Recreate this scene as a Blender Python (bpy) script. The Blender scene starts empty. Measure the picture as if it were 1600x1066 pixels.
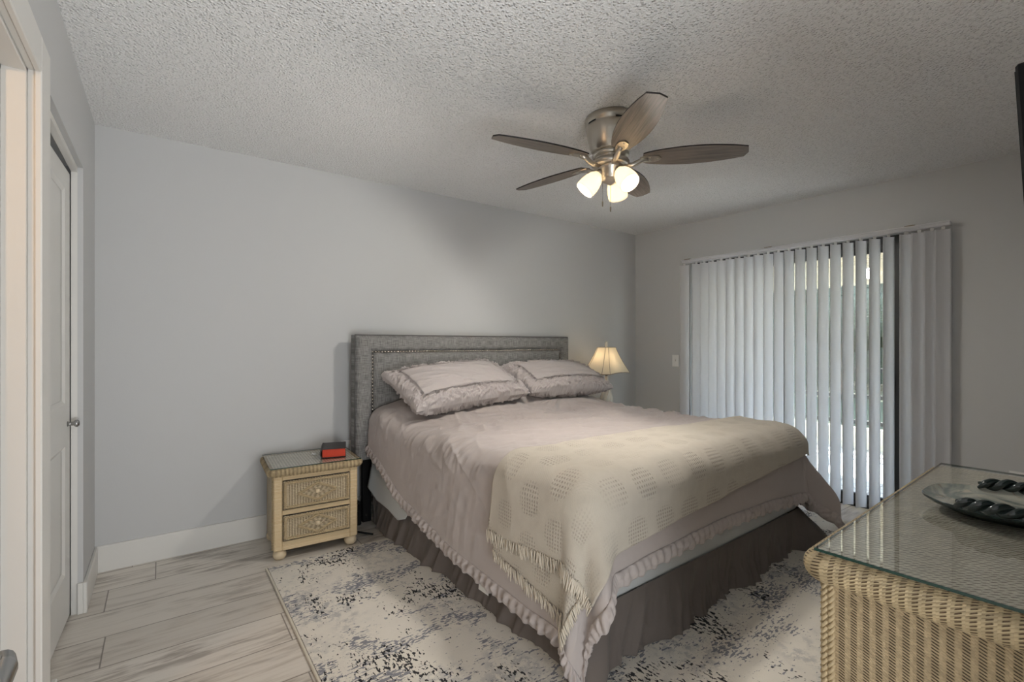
import bpy, math, random
import numpy as np
from mathutils import Vector, Matrix

R = math.radians
C = bpy.context.scene.collection
scn = bpy.context.scene

# ------------------------------------------------------------------ camera, sky, lights, exposure
CAM_YAW = math.atan(548 / 748)
cam_data = bpy.data.cameras.new('camera')
cam_data.sensor_width = 36.0
cam_data.lens = 36.0 * 748 / 1600
cam_data.shift_y = 4 / 1600
cam_data.clip_start = 0.02
cam = bpy.data.objects.new('camera', cam_data)
cam.location = (0, 0, 1.247)
cam.rotation_euler = (R(90), 0, -CAM_YAW)
C.objects.link(cam)
scn.camera = cam

scn.view_settings.view_transform = 'Standard'
scn.view_settings.look = 'None'
scn.view_settings.gamma = 1
scn.view_settings.use_curve_mapping = False
scn.view_settings.exposure = 0.17

world = bpy.data.worlds.new('sky')
scn.world = world
world.use_nodes = True
wn = world.node_tree
wn.nodes.clear()
sky = wn.nodes.new('ShaderNodeTexSky')
sky.sky_type = 'NISHITA'
sky.sun_disc = False
sky.sun_elevation = R(48)
sky.sun_rotation = R(200)
bg = wn.nodes.new('ShaderNodeBackground')
bg.inputs['Strength'].default_value = 4.0
wo = wn.nodes.new('ShaderNodeOutputWorld')
pale = wn.nodes.new('ShaderNodeMix')
pale.data_type = 'RGBA'
pale.inputs[0].default_value = .6
pale.inputs[7].default_value = (1.0, 1.0, 1.0, 1)
wn.links.new(sky.outputs[0], pale.inputs[6])
wn.links.new(pale.outputs[2], bg.inputs[0])
wn.links.new(bg.outputs[0], wo.inputs[0])


def lamp(name, kind, loc, power, color, size=0.2, rot=(0, 0, 0), size_y=None, spread=None):
    d = bpy.data.lights.new(name, kind)
    d.energy = power
    d.color = color
    if kind == 'AREA':
        d.size = size
        if size_y:
            d.shape = 'RECTANGLE'
            d.size_y = size_y
        if spread:
            d.spread = spread
    else:
        d.shadow_soft_size = size
    o = bpy.data.objects.new(name, d)
    o.location = loc
    o.rotation_euler = rot
    C.objects.link(o)
    return o


SUN = lamp('sun', 'SUN', (10, 4, 8), 24.0, (1, .96, .9), size=0.01, rot=(R(0), R(42), R(12)))
SUN.data.angle = R(1)
# added fill light, low in the unseen hall; warm light of the side room
lamp('hall_fill', 'AREA', (0.60, -1.3, .50), 74, (.97, .985, 1), size=1.6, rot=(R(134), 0, R(0)), size_y=1.3)
lamp('side_room_light', 'POINT', (-1.05, 1.25, 1.9), 15, (1, .62, .32), size=0.08)

# ------------------------------------------------------------------ node helper
class Mat:
    def __init__(self, name, rough=0.6, color=(.8, .8, .8), metal=0.0, spec=0.5):
        self.m = bpy.data.materials.new(name)
        self.m.use_nodes = True
        self.t = self.m.node_tree
        self.b = self.t.nodes['Principled BSDF']
        self.out = self.t.nodes['Material Output']
        self.b.inputs['Roughness'].default_value = rough
        self.b.inputs['Base Color'].default_value = (*color, 1)
        self.b.inputs['Metallic'].default_value = metal
        self.b.inputs['Specular IOR Level'].default_value = spec

    def n(self, kind, **kw):
        nd = self.t.nodes.new(kind)
        for k, v in kw.items():
            setattr(nd, k, v)
        return nd

    def link(self, a, b):
        self.t.links.new(a, b)

    def inp(self, nd, i, v):
        if v is None:
            return
        if hasattr(v, 'is_linked') or hasattr(v, 'links'):
            self.link(v, nd.inputs[i])
        else:
            nd.inputs[i].default_value = v

    def math(self, op, a, b=None, c=None):
        nd = self.n('ShaderNodeMath', operation=op)
        self.inp(nd, 0, a)
        self.inp(nd, 1, b)
        self.inp(nd, 2, c)
        return nd.outputs[0]

    def step(self, x, lo, hi, a=0.0, b=1.0):
        nd = self.n('ShaderNodeMapRange', interpolation_type='SMOOTHSTEP')
        self.inp(nd, 0, x)
        for i, v in enumerate((lo, hi, a, b)):
            self.inp(nd, i + 1, v)
        return nd.outputs[0]

    def coord(self, kind='Object'):
        return self.n('ShaderNodeTexCoord').outputs[kind]

    def map(self, vec, scale=(1, 1, 1), loc=(0, 0, 0), rot=(0, 0, 0)):
        nd = self.n('ShaderNodeMapping')
        self.link(vec, nd.inputs[0])
        nd.inputs['Scale'].default_value = scale
        nd.inputs['Location'].default_value = loc
        nd.inputs['Rotation'].default_value = rot
        return nd.outputs[0]

    def noise(self, vec, scale, detail=2, rough=.5, dist=0):
        nd = self.n('ShaderNodeTexNoise')
        self.link(vec, nd.inputs['Vector'])
        nd.inputs['Scale'].default_value = scale
        nd.inputs['Detail'].default_value = detail
        nd.inputs['Roughness'].default_value = rough
        nd.inputs['Distortion'].default_value = dist
        return nd.outputs['Fac']

    def white(self, vec):
        nd = self.n('ShaderNodeTexWhiteNoise', noise_dimensions='3D')
        self.link(vec, nd.inputs['Vector'])
        return nd.outputs['Value']

    def voro(self, vec, scale):
        nd = self.n('ShaderNodeTexVoronoi')
        self.link(vec, nd.inputs['Vector'])
        nd.inputs['Scale'].default_value = scale
        return nd.outputs['Distance']

    def sep(self, vec):
        nd = self.n('ShaderNodeSeparateXYZ')
        self.link(vec, nd.inputs[0])
        return nd.outputs

    def comb(self, x=0.0, y=0.0, z=0.0):
        nd = self.n('ShaderNodeCombineXYZ')
        for i, v in enumerate((x, y, z)):
            self.inp(nd, i, v)
        return nd.outputs[0]

    def mix(self, f, a, b, mode='MIX'):
        nd = self.n('ShaderNodeMix', data_type='RGBA', blend_type=mode)
        self.inp(nd, 0, f)
        for i, v in ((6, a), (7, b)):
            if isinstance(v, tuple):
                nd.inputs[i].default_value = (*v, 1)
            else:
                self.link(v, nd.inputs[i])
        return nd.outputs[2]

    def bump(self, h, strength=.5, dist=.01, normal=None):
        nd = self.n('ShaderNodeBump')
        nd.inputs['Strength'].default_value = strength
        nd.inputs['Distance'].default_value = dist
        self.link(h, nd.inputs['Height'])
        if normal:
            self.link(normal, nd.inputs['Normal'])
        return nd.outputs[0]

    def set(self, color=None, normal=None, rough=None):
        if color is not None:
            self.link(color, self.b.inputs['Base Color'])
        if normal is not None:
            self.link(normal, self.b.inputs['Normal'])
        if rough is not None:
            self.link(rough, self.b.inputs['Roughness'])
        return self


M = {}


def plain(name, color, rough=.6, metal=0, spec=.5, grain=None):
    m = Mat(name, rough, color, metal, spec)
    if grain:
        sc, st = grain
        h = m.noise(m.coord(), sc, 3)
        m.set(normal=m.bump(h, st, .002))
    M[name] = m.m
    return m


# walls: light grey paint with a faint roller stipple
m = Mat('wall_paint', .55, (.515, .52, .52), spec=.3)
co = m.coord()
m.set(normal=m.bump(m.noise(co, 160, 3), .12, .002))
M['wall_paint'] = m.m
# popcorn ceiling
m = Mat('popcorn_ceiling', .95, (.66, .65, .635), spec=.05)
co = m.coord()
v1 = m.voro(co, 74)
v2 = m.noise(co, 105, 3, .6)
h = m.math('ADD', m.step(v1, .05, .5, 1, 0), m.math('MULTIPLY', v2, 1.2))
pit_shade = m.step(m.noise(co, 84, 2, .6), .57, .66)  # dark speckle: shade of the popcorn crevices put into the colour
col = m.mix(m.math('MULTIPLY', pit_shade, .42), (.85, .85, .845), (.50, .49, .48))
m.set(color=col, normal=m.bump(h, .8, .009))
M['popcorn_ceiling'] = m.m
plain('trim_white', (.66, .65, .62), .42, spec=.4)
plain('door_white', (.66, .655, .63), .42, spec=.4)
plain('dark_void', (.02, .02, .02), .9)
plain('plastic_white', (.75, .75, .73), .35)
plain('black_gloss', (.004, .004, .004), .32, spec=.25)
plain('black_plastic', (.008, .008, .008), .7, spec=.12)
plain('black_metal', (.022, .023, .024), .45)
plain('brass_dull', (.30, .27, .22), .35, 1)
m = plain('nickel', (.50, .46, .40), .30, 1)
c_ = m.map(m.coord(), (1, 1, 90))
m.set(normal=m.bump(m.noise(c_, 14, 2), .05, .001))
plain('chrome', (.42, .42, .42), .26, 1)
plain('nail_metal', (.62, .57, .50), .25, 1)

# floor: wood-look planks along x with staggered butt joints
m = Mat('plank_floor', .38, (.5, .46, .4), spec=.45)
co = m.coord()
x, y, z = m.sep(co)
PW, PL = .247, 1.22
ry = m.math('DIVIDE', m.math('SUBTRACT', y, 2.91), PW)
row = m.math('FLOOR', ry)
fy_ = m.math('SUBTRACT', ry, row)
off = m.math('MULTIPLY', m.white(m.comb(row, 3.0, 7.0)), PL)
rx_ = m.math('DIVIDE', m.math('ADD', x, off), PL)
colm = m.math('FLOOR', rx_)
fx_ = m.math('SUBTRACT', rx_, colm)
pid = m.white(m.comb(row, colm, 1.0))
pid2 = m.white(m.comb(row, colm, 9.0))
ey = m.math('MULTIPLY', m.math('MINIMUM', fy_, m.math('SUBTRACT', 1.0, fy_)), PW)
ex = m.math('MULTIPLY', m.math('MINIMUM', fx_, m.math('SUBTRACT', 1.0, fx_)), PL)
grout = m.step(m.math('MINIMUM', ex, ey), .0014, .0036, 1, 0)
shift = m.n('ShaderNodeVectorMath', operation='ADD')
m.link(co, shift.inputs[0])
m.link(m.comb(m.math('MULTIPLY', pid, 31.0), m.math('MULTIPLY', pid2, 17.0), 0.0), shift.inputs[1])
pv = shift.outputs[0]
g1 = m.noise(m.map(pv, (1.6, 20, 1)), 1.6, 5, .62, .4)
g2 = m.noise(m.map(pv, (3.5, 60, 1)), 1.4, 4, .6)
blot = m.noise(m.map(pv, (1.0, 3.4, 1)), 2.1, 3, .55)
blot2 = m.noise(m.map(pv, (1.4, 11, 1)), 2.4, 4, .65)
base = m.mix(pid, (.58, .54, .485), (.72, .68, .62))
base = m.mix(m.math('MULTIPLY', m.step(g1, .46, .72), .75), base, (.42, .37, .315))
base = m.mix(m.math('MULTIPLY', m.step(g2, .5, .75), .35), base, (.66, .62, .56))
stain = m.math('MULTIPLY', m.step(blot, .47, .62), m.step(blot2, .42, .60))
base = m.mix(m.math('MULTIPLY', stain, .58), base, (.17, .13, .10))
base = m.mix(m.math('MULTIPLY', grout, .85), base, (.17, .145, .125))
m.set(color=base, normal=m.bump(m.math('SUBTRACT', g2, m.math('MULTIPLY', grout, 2.0)), .12, .002))
M['plank_floor'] = m.m

# rug: cream pile with distressed charcoal, navy and grey specks
m = Mat('rug_pile', .95, (.6, .57, .5), spec=.05)
co = m.coord()
fine = m.noise(m.map(co, (1.0, .45, 1)), 82, 2, .6)
fine2 = m.noise(m.map(co, (.4, 1.0, 1)), 100, 2, .6, .3)
patch = m.noise(m.map(co, (1.7, 1.0, 1)), 2.6, 4, .62, .4)
patch2 = m.noise(m.map(co, (1.0, 2.0, 1), (3, 7, 0)), 3.4, 4, .65, .6)
patch3 = m.noise(m.map(co, (1.2, 1.0, 1), (11, 2, 0)), 2.2, 3, .6)
thr = m.math('SUBTRACT', .77, m.math('MULTIPLY', m.step(patch, .42, .68), .28))
spk = m.step(m.math('SUBTRACT', fine, thr), -.015, .02)
thr2 = m.math('SUBTRACT', .72, m.math('MULTIPLY', m.step(patch2, .40, .66), .26))
spk2 = m.step(m.math('SUBTRACT', fine2, thr2), -.02, .03)
grey = m.math('MULTIPLY', m.step(patch3, .44, .62), m.step(m.noise(co, 26, 4, .7), .44, .60))
basec = m.mix(m.noise(co, 5, 4, .6), (.78, .74, .655), (.64, .61, .56))
basec = m.mix(m.math('MULTIPLY', grey, .62), basec, (.30, .31, .335))
basec = m.mix(m.math('MULTIPLY', spk2, .8), basec, (.125, .14, .19))
basec = m.mix(m.math('MULTIPLY', spk, .96), basec, (.018, .02, .026))
m.set(color=basec, normal=m.bump(m.noise(co, 330, 2), .5, .004))
M['rug_pile'] = m.m
plain('rug_edge', (.62, .58, .50), .95, spec=.05)

# fabrics
def fabric(name, color, color2=None, weave=600, st=.3, rough=.9, sheen=0.15):
    m = Mat(name, rough, color, spec=.12)
    co = m.coord()
    w = m.noise(co, weave, 2)
    if color2:
        m.set(color=m.mix(m.noise(co, 3.0, 3), color, color2))
    m.set(normal=m.bump(w, st, .001))
    m.b.inputs['Sheen Weight'].default_value = sheen
    M[name] = m.m
    return m


fabric('comforter_cloth', (.455, .405, .385), (.425, .385, .37), 500, .15)
fabric('sham_cloth', (.47, .43, .415), (.45, .41, .40), 500, .15)
fabric('sheet_cloth', (.50, .525, .53), None, 700, .1)
m = fabric('skirt_cloth', (.150, .130, .118), (.128, .110, .100), 700, .12, .8, .1)
# slubby grey linen of the headboard
m = Mat('linen', .92, (.2, .2, .2), spec=.1)
co = m.coord()
a = m.noise(m.map(co, (18, 1, 260)), 1.0, 2)
b = m.noise(m.map(co, (260, 1, 18)), 1.0, 2)
mixv = m.math('MULTIPLY', m.math('ADD', a, b), .5)
m.set(color=m.mix(m.step(mixv, .36, .64), (.14, .137, .132), (.305, .30, .29)), normal=m.bump(mixv, .4, .002))
M['linen'] = m.m
plain('welt', (.12, .115, .11), .9)

# knitted throw: fine knit with eyelet waffle patches, on the cloth's own UV
m = Mat('knit', .95, (.60, .54, .45), spec=.06)
uv = m.coord('UV')
u_, v_, _z = m.sep(uv)
PX = .185
wob = m.math('MULTIPLY', m.math('SUBTRACT', m.noise(uv, 9, 2), .5), .02)
pu = m.math('DIVIDE', m.math('ADD', u_, wob), PX)
rowp = m.math('FLOOR', m.math('DIVIDE', v_, .15))
pu = m.math('ADD', pu, m.math('MULTIPLY', rowp, .5))
fu = m.math('SUBTRACT', m.math('FRACT', pu), .5)
fv = m.math('SUBTRACT', m.math('FRACT', m.math('DIVIDE', v_, .15)), .5)
rad = m.math('ADD', m.math('POWER', m.math('MULTIPLY', m.math('ABSOLUTE', fu), 2.9), 2.4), m.math('POWER', m.math('MULTIPLY', m.math('ABSOLUTE', fv), 2.7), 2.4))
pm = m.math('MULTIPLY', m.step(rad, .6, 1.15, 1, 0), m.step(m.noise(uv, 3.1, 2), .36, .60, .25, 1.0))
hole = m.math('MULTIPLY', m.math('SINE', m.math('MULTIPLY', u_, 2 * math.pi / .028)), m.math('SINE', m.math('MULTIPLY', v_, 2 * math.pi / .028)))
hole = m.math('ABSOLUTE', hole)
holes = m.math('MULTIPLY', m.step(hole, .45, .85), pm)
knit = m.math('MULTIPLY', m.math('SINE', m.math('MULTIPLY', u_, 2 * math.pi / .0045)), m.math('SINE', m.math('MULTIPLY', v_, 2 * math.pi / .006)))
ht = m.math('SUBTRACT', m.math('MULTIPLY', knit, .22), m.math('MULTIPLY', holes, 1.0))
kc = m.mix(m.noise(uv, 30, 3), (.575, .53, .455), (.51, .465, .395))
kc = m.mix(m.math('MULTIPLY', holes, .55), kc, (.27, .23, .185))
m.set(color=kc, normal=m.bump(ht, .7, .004))
m.b.inputs['Sheen Weight'].default_value = .1
M['knit'] = m.m
plain('fringe_yarn', (.60, .545, .455), .95, spec=.05)


def wicker(name, P=.0135, S=.0046, light=(.60, .46, .27), dark=(.055, .034, .016), slit_w=.23, tone=1.0):
    m = Mat(name, .55, light, spec=.35)
    uv = m.coord('UV')
    u, v, _ = m.sep(uv)
    a = m.math('DIVIDE', u, P)
    ca = m.math('FLOOR', a)
    fa = m.math('SUBTRACT', a, ca)
    jit = m.white(m.comb(ca, 1.0, 5.0))
    b = m.math('ADD', m.math('DIVIDE', v, S), m.math('ADD', m.math('MULTIPLY', fa, 1.4), m.math('MULTIPLY', jit, .9)))
    cb = m.math('FLOOR', b)
    fb = m.math('SUBTRACT', b, cb)
    colk = m.step(m.math('ABSOLUTE', m.math('SUBTRACT', fa, .5)), slit_w - .08, slit_w + .05, 1, 0)
    rowk = m.step(m.math('ABSOLUTE', m.math('SUBTRACT', fb, .5)), .12, .26, 1, 0)
    keep = m.step(m.noise(uv, 24, 2), .30, .36)
    slit = m.math('MULTIPLY', m.math('MULTIPLY', colk, rowk), keep)
    strand = m.white(m.comb(ca, cb, 2.0))
    var = m.noise(uv, 14, 3)
    c = m.mix(strand, tuple(k * .86 * tone for k in light), tuple(min(1, k * 1.12 * tone) for k in light))
    c = m.mix(m.math('MULTIPLY', m.step(var, .4, .75), .35), c, tuple(k * .62 for k in light))
    c = m.mix(m.math('MULTIPLY', slit, .93), c, dark)
    rnd = m.math('SINE', m.math('MULTIPLY', fb, math.pi))
    stake = m.math('SINE', m.math('MULTIPLY', fa, math.pi))
    hgt = m.math('SUBTRACT', m.math('ADD', m.math('MULTIPLY', rnd, .45), m.math('MULTIPLY', stake, .35)), m.math('MULTIPLY', slit, 1.1))
    m.set(color=c, normal=m.bump(hgt, .8, .004))
    M[name] = m.m
    return m


wicker('wicker_panel', .0235, .0066, (.46, .35, .21), (.035, .020, .009), .26)
wicker('wicker_roll', .0215, .0080, (.47, .365, .215), (.075, .042, .018), .24)
wicker('wicker_top', .0165, .0125, (.88, .82, .70), (.17, .125, .075), .30)
wicker('wicker_fine', .016, .0065, (.62, .52, .37), (.16, .11, .06), .18)
# drawer fronts: upright cane ribs turning into a lozenge in the middle
m = Mat('wicker_drawer', .6, (.6, .5, .35), spec=.3)
uv = m.coord('UV')
u, v, _ = m.sep(uv)
loz = m.math('ADD', m.math('DIVIDE', m.math('ABSOLUTE', u), .125), m.math('DIVIDE', m.math('ABSOLUTE', v), .062))
inside = m.step(loz, .92, 1.02, 1, 0)
ribs = m.math('SINE', m.math('MULTIPLY', u, 2 * math.pi / .015))
twist = m.math('SINE', m.math('ADD', m.math('MULTIPLY', v, 2 * math.pi / .009), m.math('MULTIPLY', ribs, 1.1)))
diag = m.math('MULTIPLY', m.math('SINE', m.math('MULTIPLY', m.math('ADD', m.math('ABSOLUTE', u), m.math('MULTIPLY', m.math('ABSOLUTE', v), 2.0)), 2 * math.pi / .030)), m.math('SINE', m.math('MULTIPLY', v, 2 * math.pi / .012)))
outer = m.math('ADD', m.math('MULTIPLY', ribs, .6), m.math('MULTIPLY', twist, .4))
hh = m.n('ShaderNodeMix', data_type='FLOAT')
m.link(inside, hh.inputs[0]); m.link(outer, hh.inputs[2]); m.link(diag, hh.inputs[3])
hgt = hh.outputs[0]
c = m.mix(m.step(hgt, -.75, .15), (.20, .145, .085), (.60, .50, .345))
c = m.mix(m.math('MULTIPLY', m.noise(uv, 60, 2), .35), c, (.50, .41, .27))
m.set(color=c, normal=m.bump(hgt, .8, .005))
M['wicker_drawer'] = m.m
# rattan wrapped posts: fine rings of cane
m = Mat('rattan_wrap', .5, (.62, .46, .25), spec=.35)
uv = m.coord('UV')
u, v, _ = m.sep(uv)
ring = m.math('SINE', m.math('MULTIPLY', v, 2 * math.pi / .008))
idn = m.white(m.comb(m.math('FLOOR', m.math('DIVIDE', v, .008)), 0.0, 0.0))
c = m.mix(idn, (.60, .45, .26), (.67, .53, .33))
c = m.mix(m.step(ring, -1.0, -.8, .6, 0), c, (.32, .21, .10))
m.set(color=c, normal=m.bump(ring, .35, .002))
M['rattan_wrap'] = m.m
plain('rattan', (.60, .49, .33), .55, grain=(90, .4))
plain('braid', (.44, .34, .20), .6, grain=(150, .5))

# clear glass sheets: Fresnel reflection over straight-through transmission
def glass(name, tint=(.93, .97, .95), rough=.0):
    m = Mat(name)
    t = m.t
    tr = m.n('ShaderNodeBsdfTransparent'); tr.inputs[0].default_value = (*tint, 1)
    gl = m.n('ShaderNodeBsdfGlossy'); gl.inputs['Roughness'].default_value = rough
    fr = m.n('ShaderNodeFresnel'); fr.inputs[0].default_value = 4.0
    mx = m.n('ShaderNodeMixShader')
    bf = m.n('ShaderNodeNewGeometry').outputs['Backfacing']
    m.link(m.math('MULTIPLY', fr.outputs[0], m.math('SUBTRACT', 1.0, bf)), mx.inputs[0]); m.link(tr.outputs[0], mx.inputs[1]); m.link(gl.outputs[0], mx.inputs[2])
    m.link(mx.outputs[0], m.out.inputs[0])
    M[name] = m.m


glass('table_glass', (.985, .995, .99), .01)
glass('pane_glass', (.95, .97, .97))
plain('glass_edge', (.012, .04, .028), .15)


def translucent(name, color, mixf, rough=.6, emis=None, clear=0):
    m = Mat(name, rough, color, spec=.3)
    tl = m.n('ShaderNodeBsdfTranslucent'); tl.inputs[0].default_value = (*color, 1)
    mx = m.n('ShaderNodeMixShader'); mx.inputs[0].default_value = mixf
    m.link(m.b.outputs[0], mx.inputs[1]); m.link(tl.outputs[0], mx.inputs[2])
    last = mx
    if clear:
        tr = m.n('ShaderNodeBsdfTransparent'); tr.inputs[0].default_value = (*color, 1)
        last = m.n('ShaderNodeMixShader'); last.inputs[0].default_value = clear
        m.link(mx.outputs[0], last.inputs[1]); m.link(tr.outputs[0], last.inputs[2])
    m.link(last.outputs[0], m.out.inputs[0])
    if emis:
        m.b.inputs['Emission Color'].default_value = (*emis[0], 1)
        m.b.inputs['Emission Strength'].default_value = emis[1]
    M[name] = m.m


translucent('vane_vinyl', (.82, .82, .83), .6, .45)
translucent('shade_silk', (.78, .72, .58), .5, .7)
translucent('frosted_glass', (.9, .85, .75), .3, .4, ((1, .80, .54), .55), .0)
plain('shade_trim', (.34, .30, .24), .7)
plain('lamp_cream', (.62, .60, .55), .5, grain=(60, .6))


def emitter(name, color, s):
    m = Mat(name, .5, color)
    m.b.inputs['Emission Color'].default_value = (*color, 1)
    m.b.inputs['Emission Strength'].default_value = s
    M[name] = m.m


emitter('bulb_glow', (1, .86, .66), 4)
# weathered grey wood of the fan blades, grain along the blade
m = Mat('blade_wood', .42, (.2, .16, .13), spec=.4)
uv = m.coord('UV')
g = m.noise(m.map(uv, (3, 90, 1)), 1.0, 4, .65, .6)
g2 = m.noise(m.map(uv, (9, 260, 1)), 1.0, 2, .6)
c = m.mix(m.step(g, .3, .7), (.215, .178, .148), (.105, .085, .072))
c = m.mix(m.math('MULTIPLY', m.step(g2, .5, .7), .4), c, (.30, .26, .22))
m.set(color=c, normal=m.bump(g2, .1, .001))
M['blade_wood'] = m.m
plain('blade_edge', (.012, .010, .009), .5)
# book
plain('book_cover', (.030, .024, .022), .5, grain=(120, .4))
m = Mat('book_pages', .6, (.5, .04, .015), spec=.3)
co = m.coord()
st = m.noise(m.map(co, (1, 1, 900)), 1.0, 1)
m.set(color=m.mix(st, (.42, .022, .012), (.62, .07, .022)))
M['book_pages'] = m.m
# ceramic tray: sage glaze with cream centre and rust blush
m = Mat('tray_glaze', .16, (.4, .4, .35), spec=.6)
co = m.coord()
n1 = m.noise(co, 7, 4, .6, 1.2)
n2 = m.noise(m.map(co, (1, 1, 1), (4, 1, 0)), 13, 4, .65, 2.0)
n3 = m.noise(m.map(co, (1, 1, 1), (7, 9, 0)), 19, 3, .6, 1.0)
c = m.mix(m.step(n1, .42, .58), (.52, .52, .45), (.24, .28, .265))
c = m.mix(m.step(n2, .56, .68), c, (.62, .58, .48))
c = m.mix(m.math('MULTIPLY', m.step(n3, .60, .72), .7), c, (.34, .20, .11))
m.set(color=c)
M['tray_glaze'] = m.m
plain('tray_rope', (.012, .022, .022), .14, spec=.7)
plain('tray_rim', (.02, .034, .032), .2)

# outside
m = Mat('patio_tile', .6, (.62, .6, .57))
co = m.coord()
x, y, z = m.sep(co)
gx = m.math('ABSOLUTE', m.math('SUBTRACT', m.math('FRACT', m.math('DIVIDE', x, .15)), .5))
gy = m.math('ABSOLUTE', m.math('SUBTRACT', m.math('FRACT', m.math('DIVIDE', y, .30)), .5))
ln = m.math('MAXIMUM', m.step(gx, .44, .46), m.step(gy, .47, .48))
m.set(color=m.mix(ln, (.66, .65, .63), (.26, .26, .26)))
M['patio_tile'] = m.m
plain('stucco_cream', (.66, .61, .49), .8, grain=(80, .4))
plain('lawn', (.045, .06, .03), .95, grain=(60, .6))
m = Mat('leaves', .7, (.08, .13, .06))
co = m.coord()
m.set(color=m.mix(m.noise(co, 5, 4, .7), (.012, .020, .012), (.10, .125, .085)), normal=m.bump(m.noise(co, 22, 4), 1, .1))
M['leaves'] = m.m
plain('bark', (.10, .075, .055), .9, grain=(20, .8))

# ------------------------------------------------------------------ mesh helpers
class MB:
    """collects shapes into one mesh"""
    def __init__(self):
        self.v, self.f, self.uv, self.mi, self.sm = [], [], [], [], []

    def add(self, V, F, UV=None, mat=0, smooth=True):
        o = len(self.v)
        self.v.extend([tuple(map(float, p)) for p in V])
        for k, f in enumerate(F):
            self.f.append(tuple(o + i for i in f))
            self.mi.append(mat)
            self.sm.append(smooth)
            if UV is None:
                self.uv.append([(0.0, 0.0)] * len(f))
            else:
                u = UV[k]
                self.uv.append(u)
        return self

    def box(self, lo, hi, mat=0, bevel=0.0, rot=None, uvs=1.0):
        x0, y0, z0 = lo; x1, y1, z1 = hi
        if bevel <= 0:
            V = [(x0, y0, z0), (x1, y0, z0), (x1, y1, z0), (x0, y1, z0), (x0, y0, z1), (x1, y0, z1), (x1, y1, z1), (x0, y1, z1)]
            F = [(0, 3, 2, 1), (4, 5, 6, 7), (0, 1, 5, 4), (1, 2, 6, 5), (2, 3, 7, 6), (3, 0, 4, 7)]
        else:
            b = min(bevel, (x1 - x0) / 2.01, (y1 - y0) / 2.01, (z1 - z0) / 2.01)
            V, idx = [], {}
            for sx in (0, 1):
                for sy in (0, 1):
                    for sz in (0, 1):
                        for ax in range(3):
                            p = [x1 - b if sx else x0 + b, y1 - b if sy else y0 + b, z1 - b if sz else z0 + b]
                            p[ax] = (x1, y1, z1)[ax] if (sx, sy, sz)[ax] else (x0, y0, z0)[ax]
                            idx[(sx, sy, sz, ax)] = len(V)
                            V.append(tuple(p))
            F = []
            I = lambda *k: idx[k]
            for s in (0, 1):
                q = [I(s, 0, 0, 0), I(s, 1, 0, 0), I(s, 1, 1, 0), I(s, 0, 1, 0)]; F.append(tuple(q if s else q[::-1]))
                q = [I(0, s, 0, 1), I(0, s, 1, 1), I(1, s, 1, 1), I(1, s, 0, 1)]; F.append(tuple(q if s else q[::-1]))
                q = [I(0, 0, s, 2), I(1, 0, s, 2), I(1, 1, s, 2), I(0, 1, s, 2)]; F.append(tuple(q if s else q[::-1]))
            for a in (0, 1):
                for b2 in (0, 1):
                    F.append((I(a, b2, 0, 0), I(a, b2, 1, 0), I(a, b2, 1, 1), I(a, b2, 0, 1)))
                    F.append((I(a, 0, b2, 0), I(a, 1, b2, 0), I(a, 1, b2, 2), I(a, 0, b2, 2)))
                    F.append((I(0, a, b2, 1), I(1, a, b2, 1), I(1, a, b2, 2), I(0, a, b2, 2)))
            for a in (0, 1):
                for b2 in (0, 1):
                    for c2 in (0, 1):
                        F.append((I(a, b2, c2, 0), I(a, b2, c2, 1), I(a, b2, c2, 2)))
            ce = np.array([(x0 + x1) / 2, (y0 + y1) / 2, (z0 + z1) / 2])
            G = []
            for f in F:
                P = [np.array(V[i]) for i in f]
                nn = np.cross(P[1] - P[0], P[2] - P[0])
                G.append(f if np.dot(nn, sum(P) / len(P) - ce) > 0 else f[::-1])
            F = G
        UV = []
        for f in F:
            P = [V[i] for i in f]
            nn = np.abs(np.cross(np.subtract(P[1], P[0]), np.subtract(P[2], P[0])))
            k = int(np.argmax(nn))
            a, b2 = ((1, 2), (0, 2), (0, 1))[k]
            UV.append([(p[a] * uvs, p[b2] * uvs) for p in P])
        if rot is not None:
            V = [tuple(rot @ Vector(p)) for p in V]
        return self.add(V, F, UV, mat, False)

    def lathe(self, prof, seg=24, mat=0, center=(0, 0, 0), M4=None, smooth=True, cap=False):
        V, F, UV = [], [], []
        n = len(prof)
        for j in range(seg):
            a = 2 * math.pi * j / seg
            for r, z in prof:
                V.append((center[0] + r * math.cos(a), center[1] + r * math.sin(a), center[2] + z))
        for j in range(seg):
            k = (j + 1) % seg
            for i in range(n - 1):
                F.append((j * n + i, k * n + i, k * n + i + 1, j * n + i + 1))
                r = max(prof[i][0], .004)
                UV.append([(2 * math.pi * r * j / seg, prof[i][1]), (2 * math.pi * r * (j + 1) / seg, prof[i][1]), (2 * math.pi * r * (j + 1) / seg, prof[i + 1][1]), (2 * math.pi * r * j / seg, prof[i + 1][1])])
        if cap:
            F.append(tuple(j * n for j in range(seg))[::-1]); UV.append([(0, 0)] * seg)
            F.append(tuple(j * n + n - 1 for j in range(seg))); UV.append([(0, 0)] * seg)
        if M4 is not None:
            V = [tuple(M4 @ Vector(p)) for p in V]
        return self.add(V, F, UV, mat, smooth)

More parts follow.
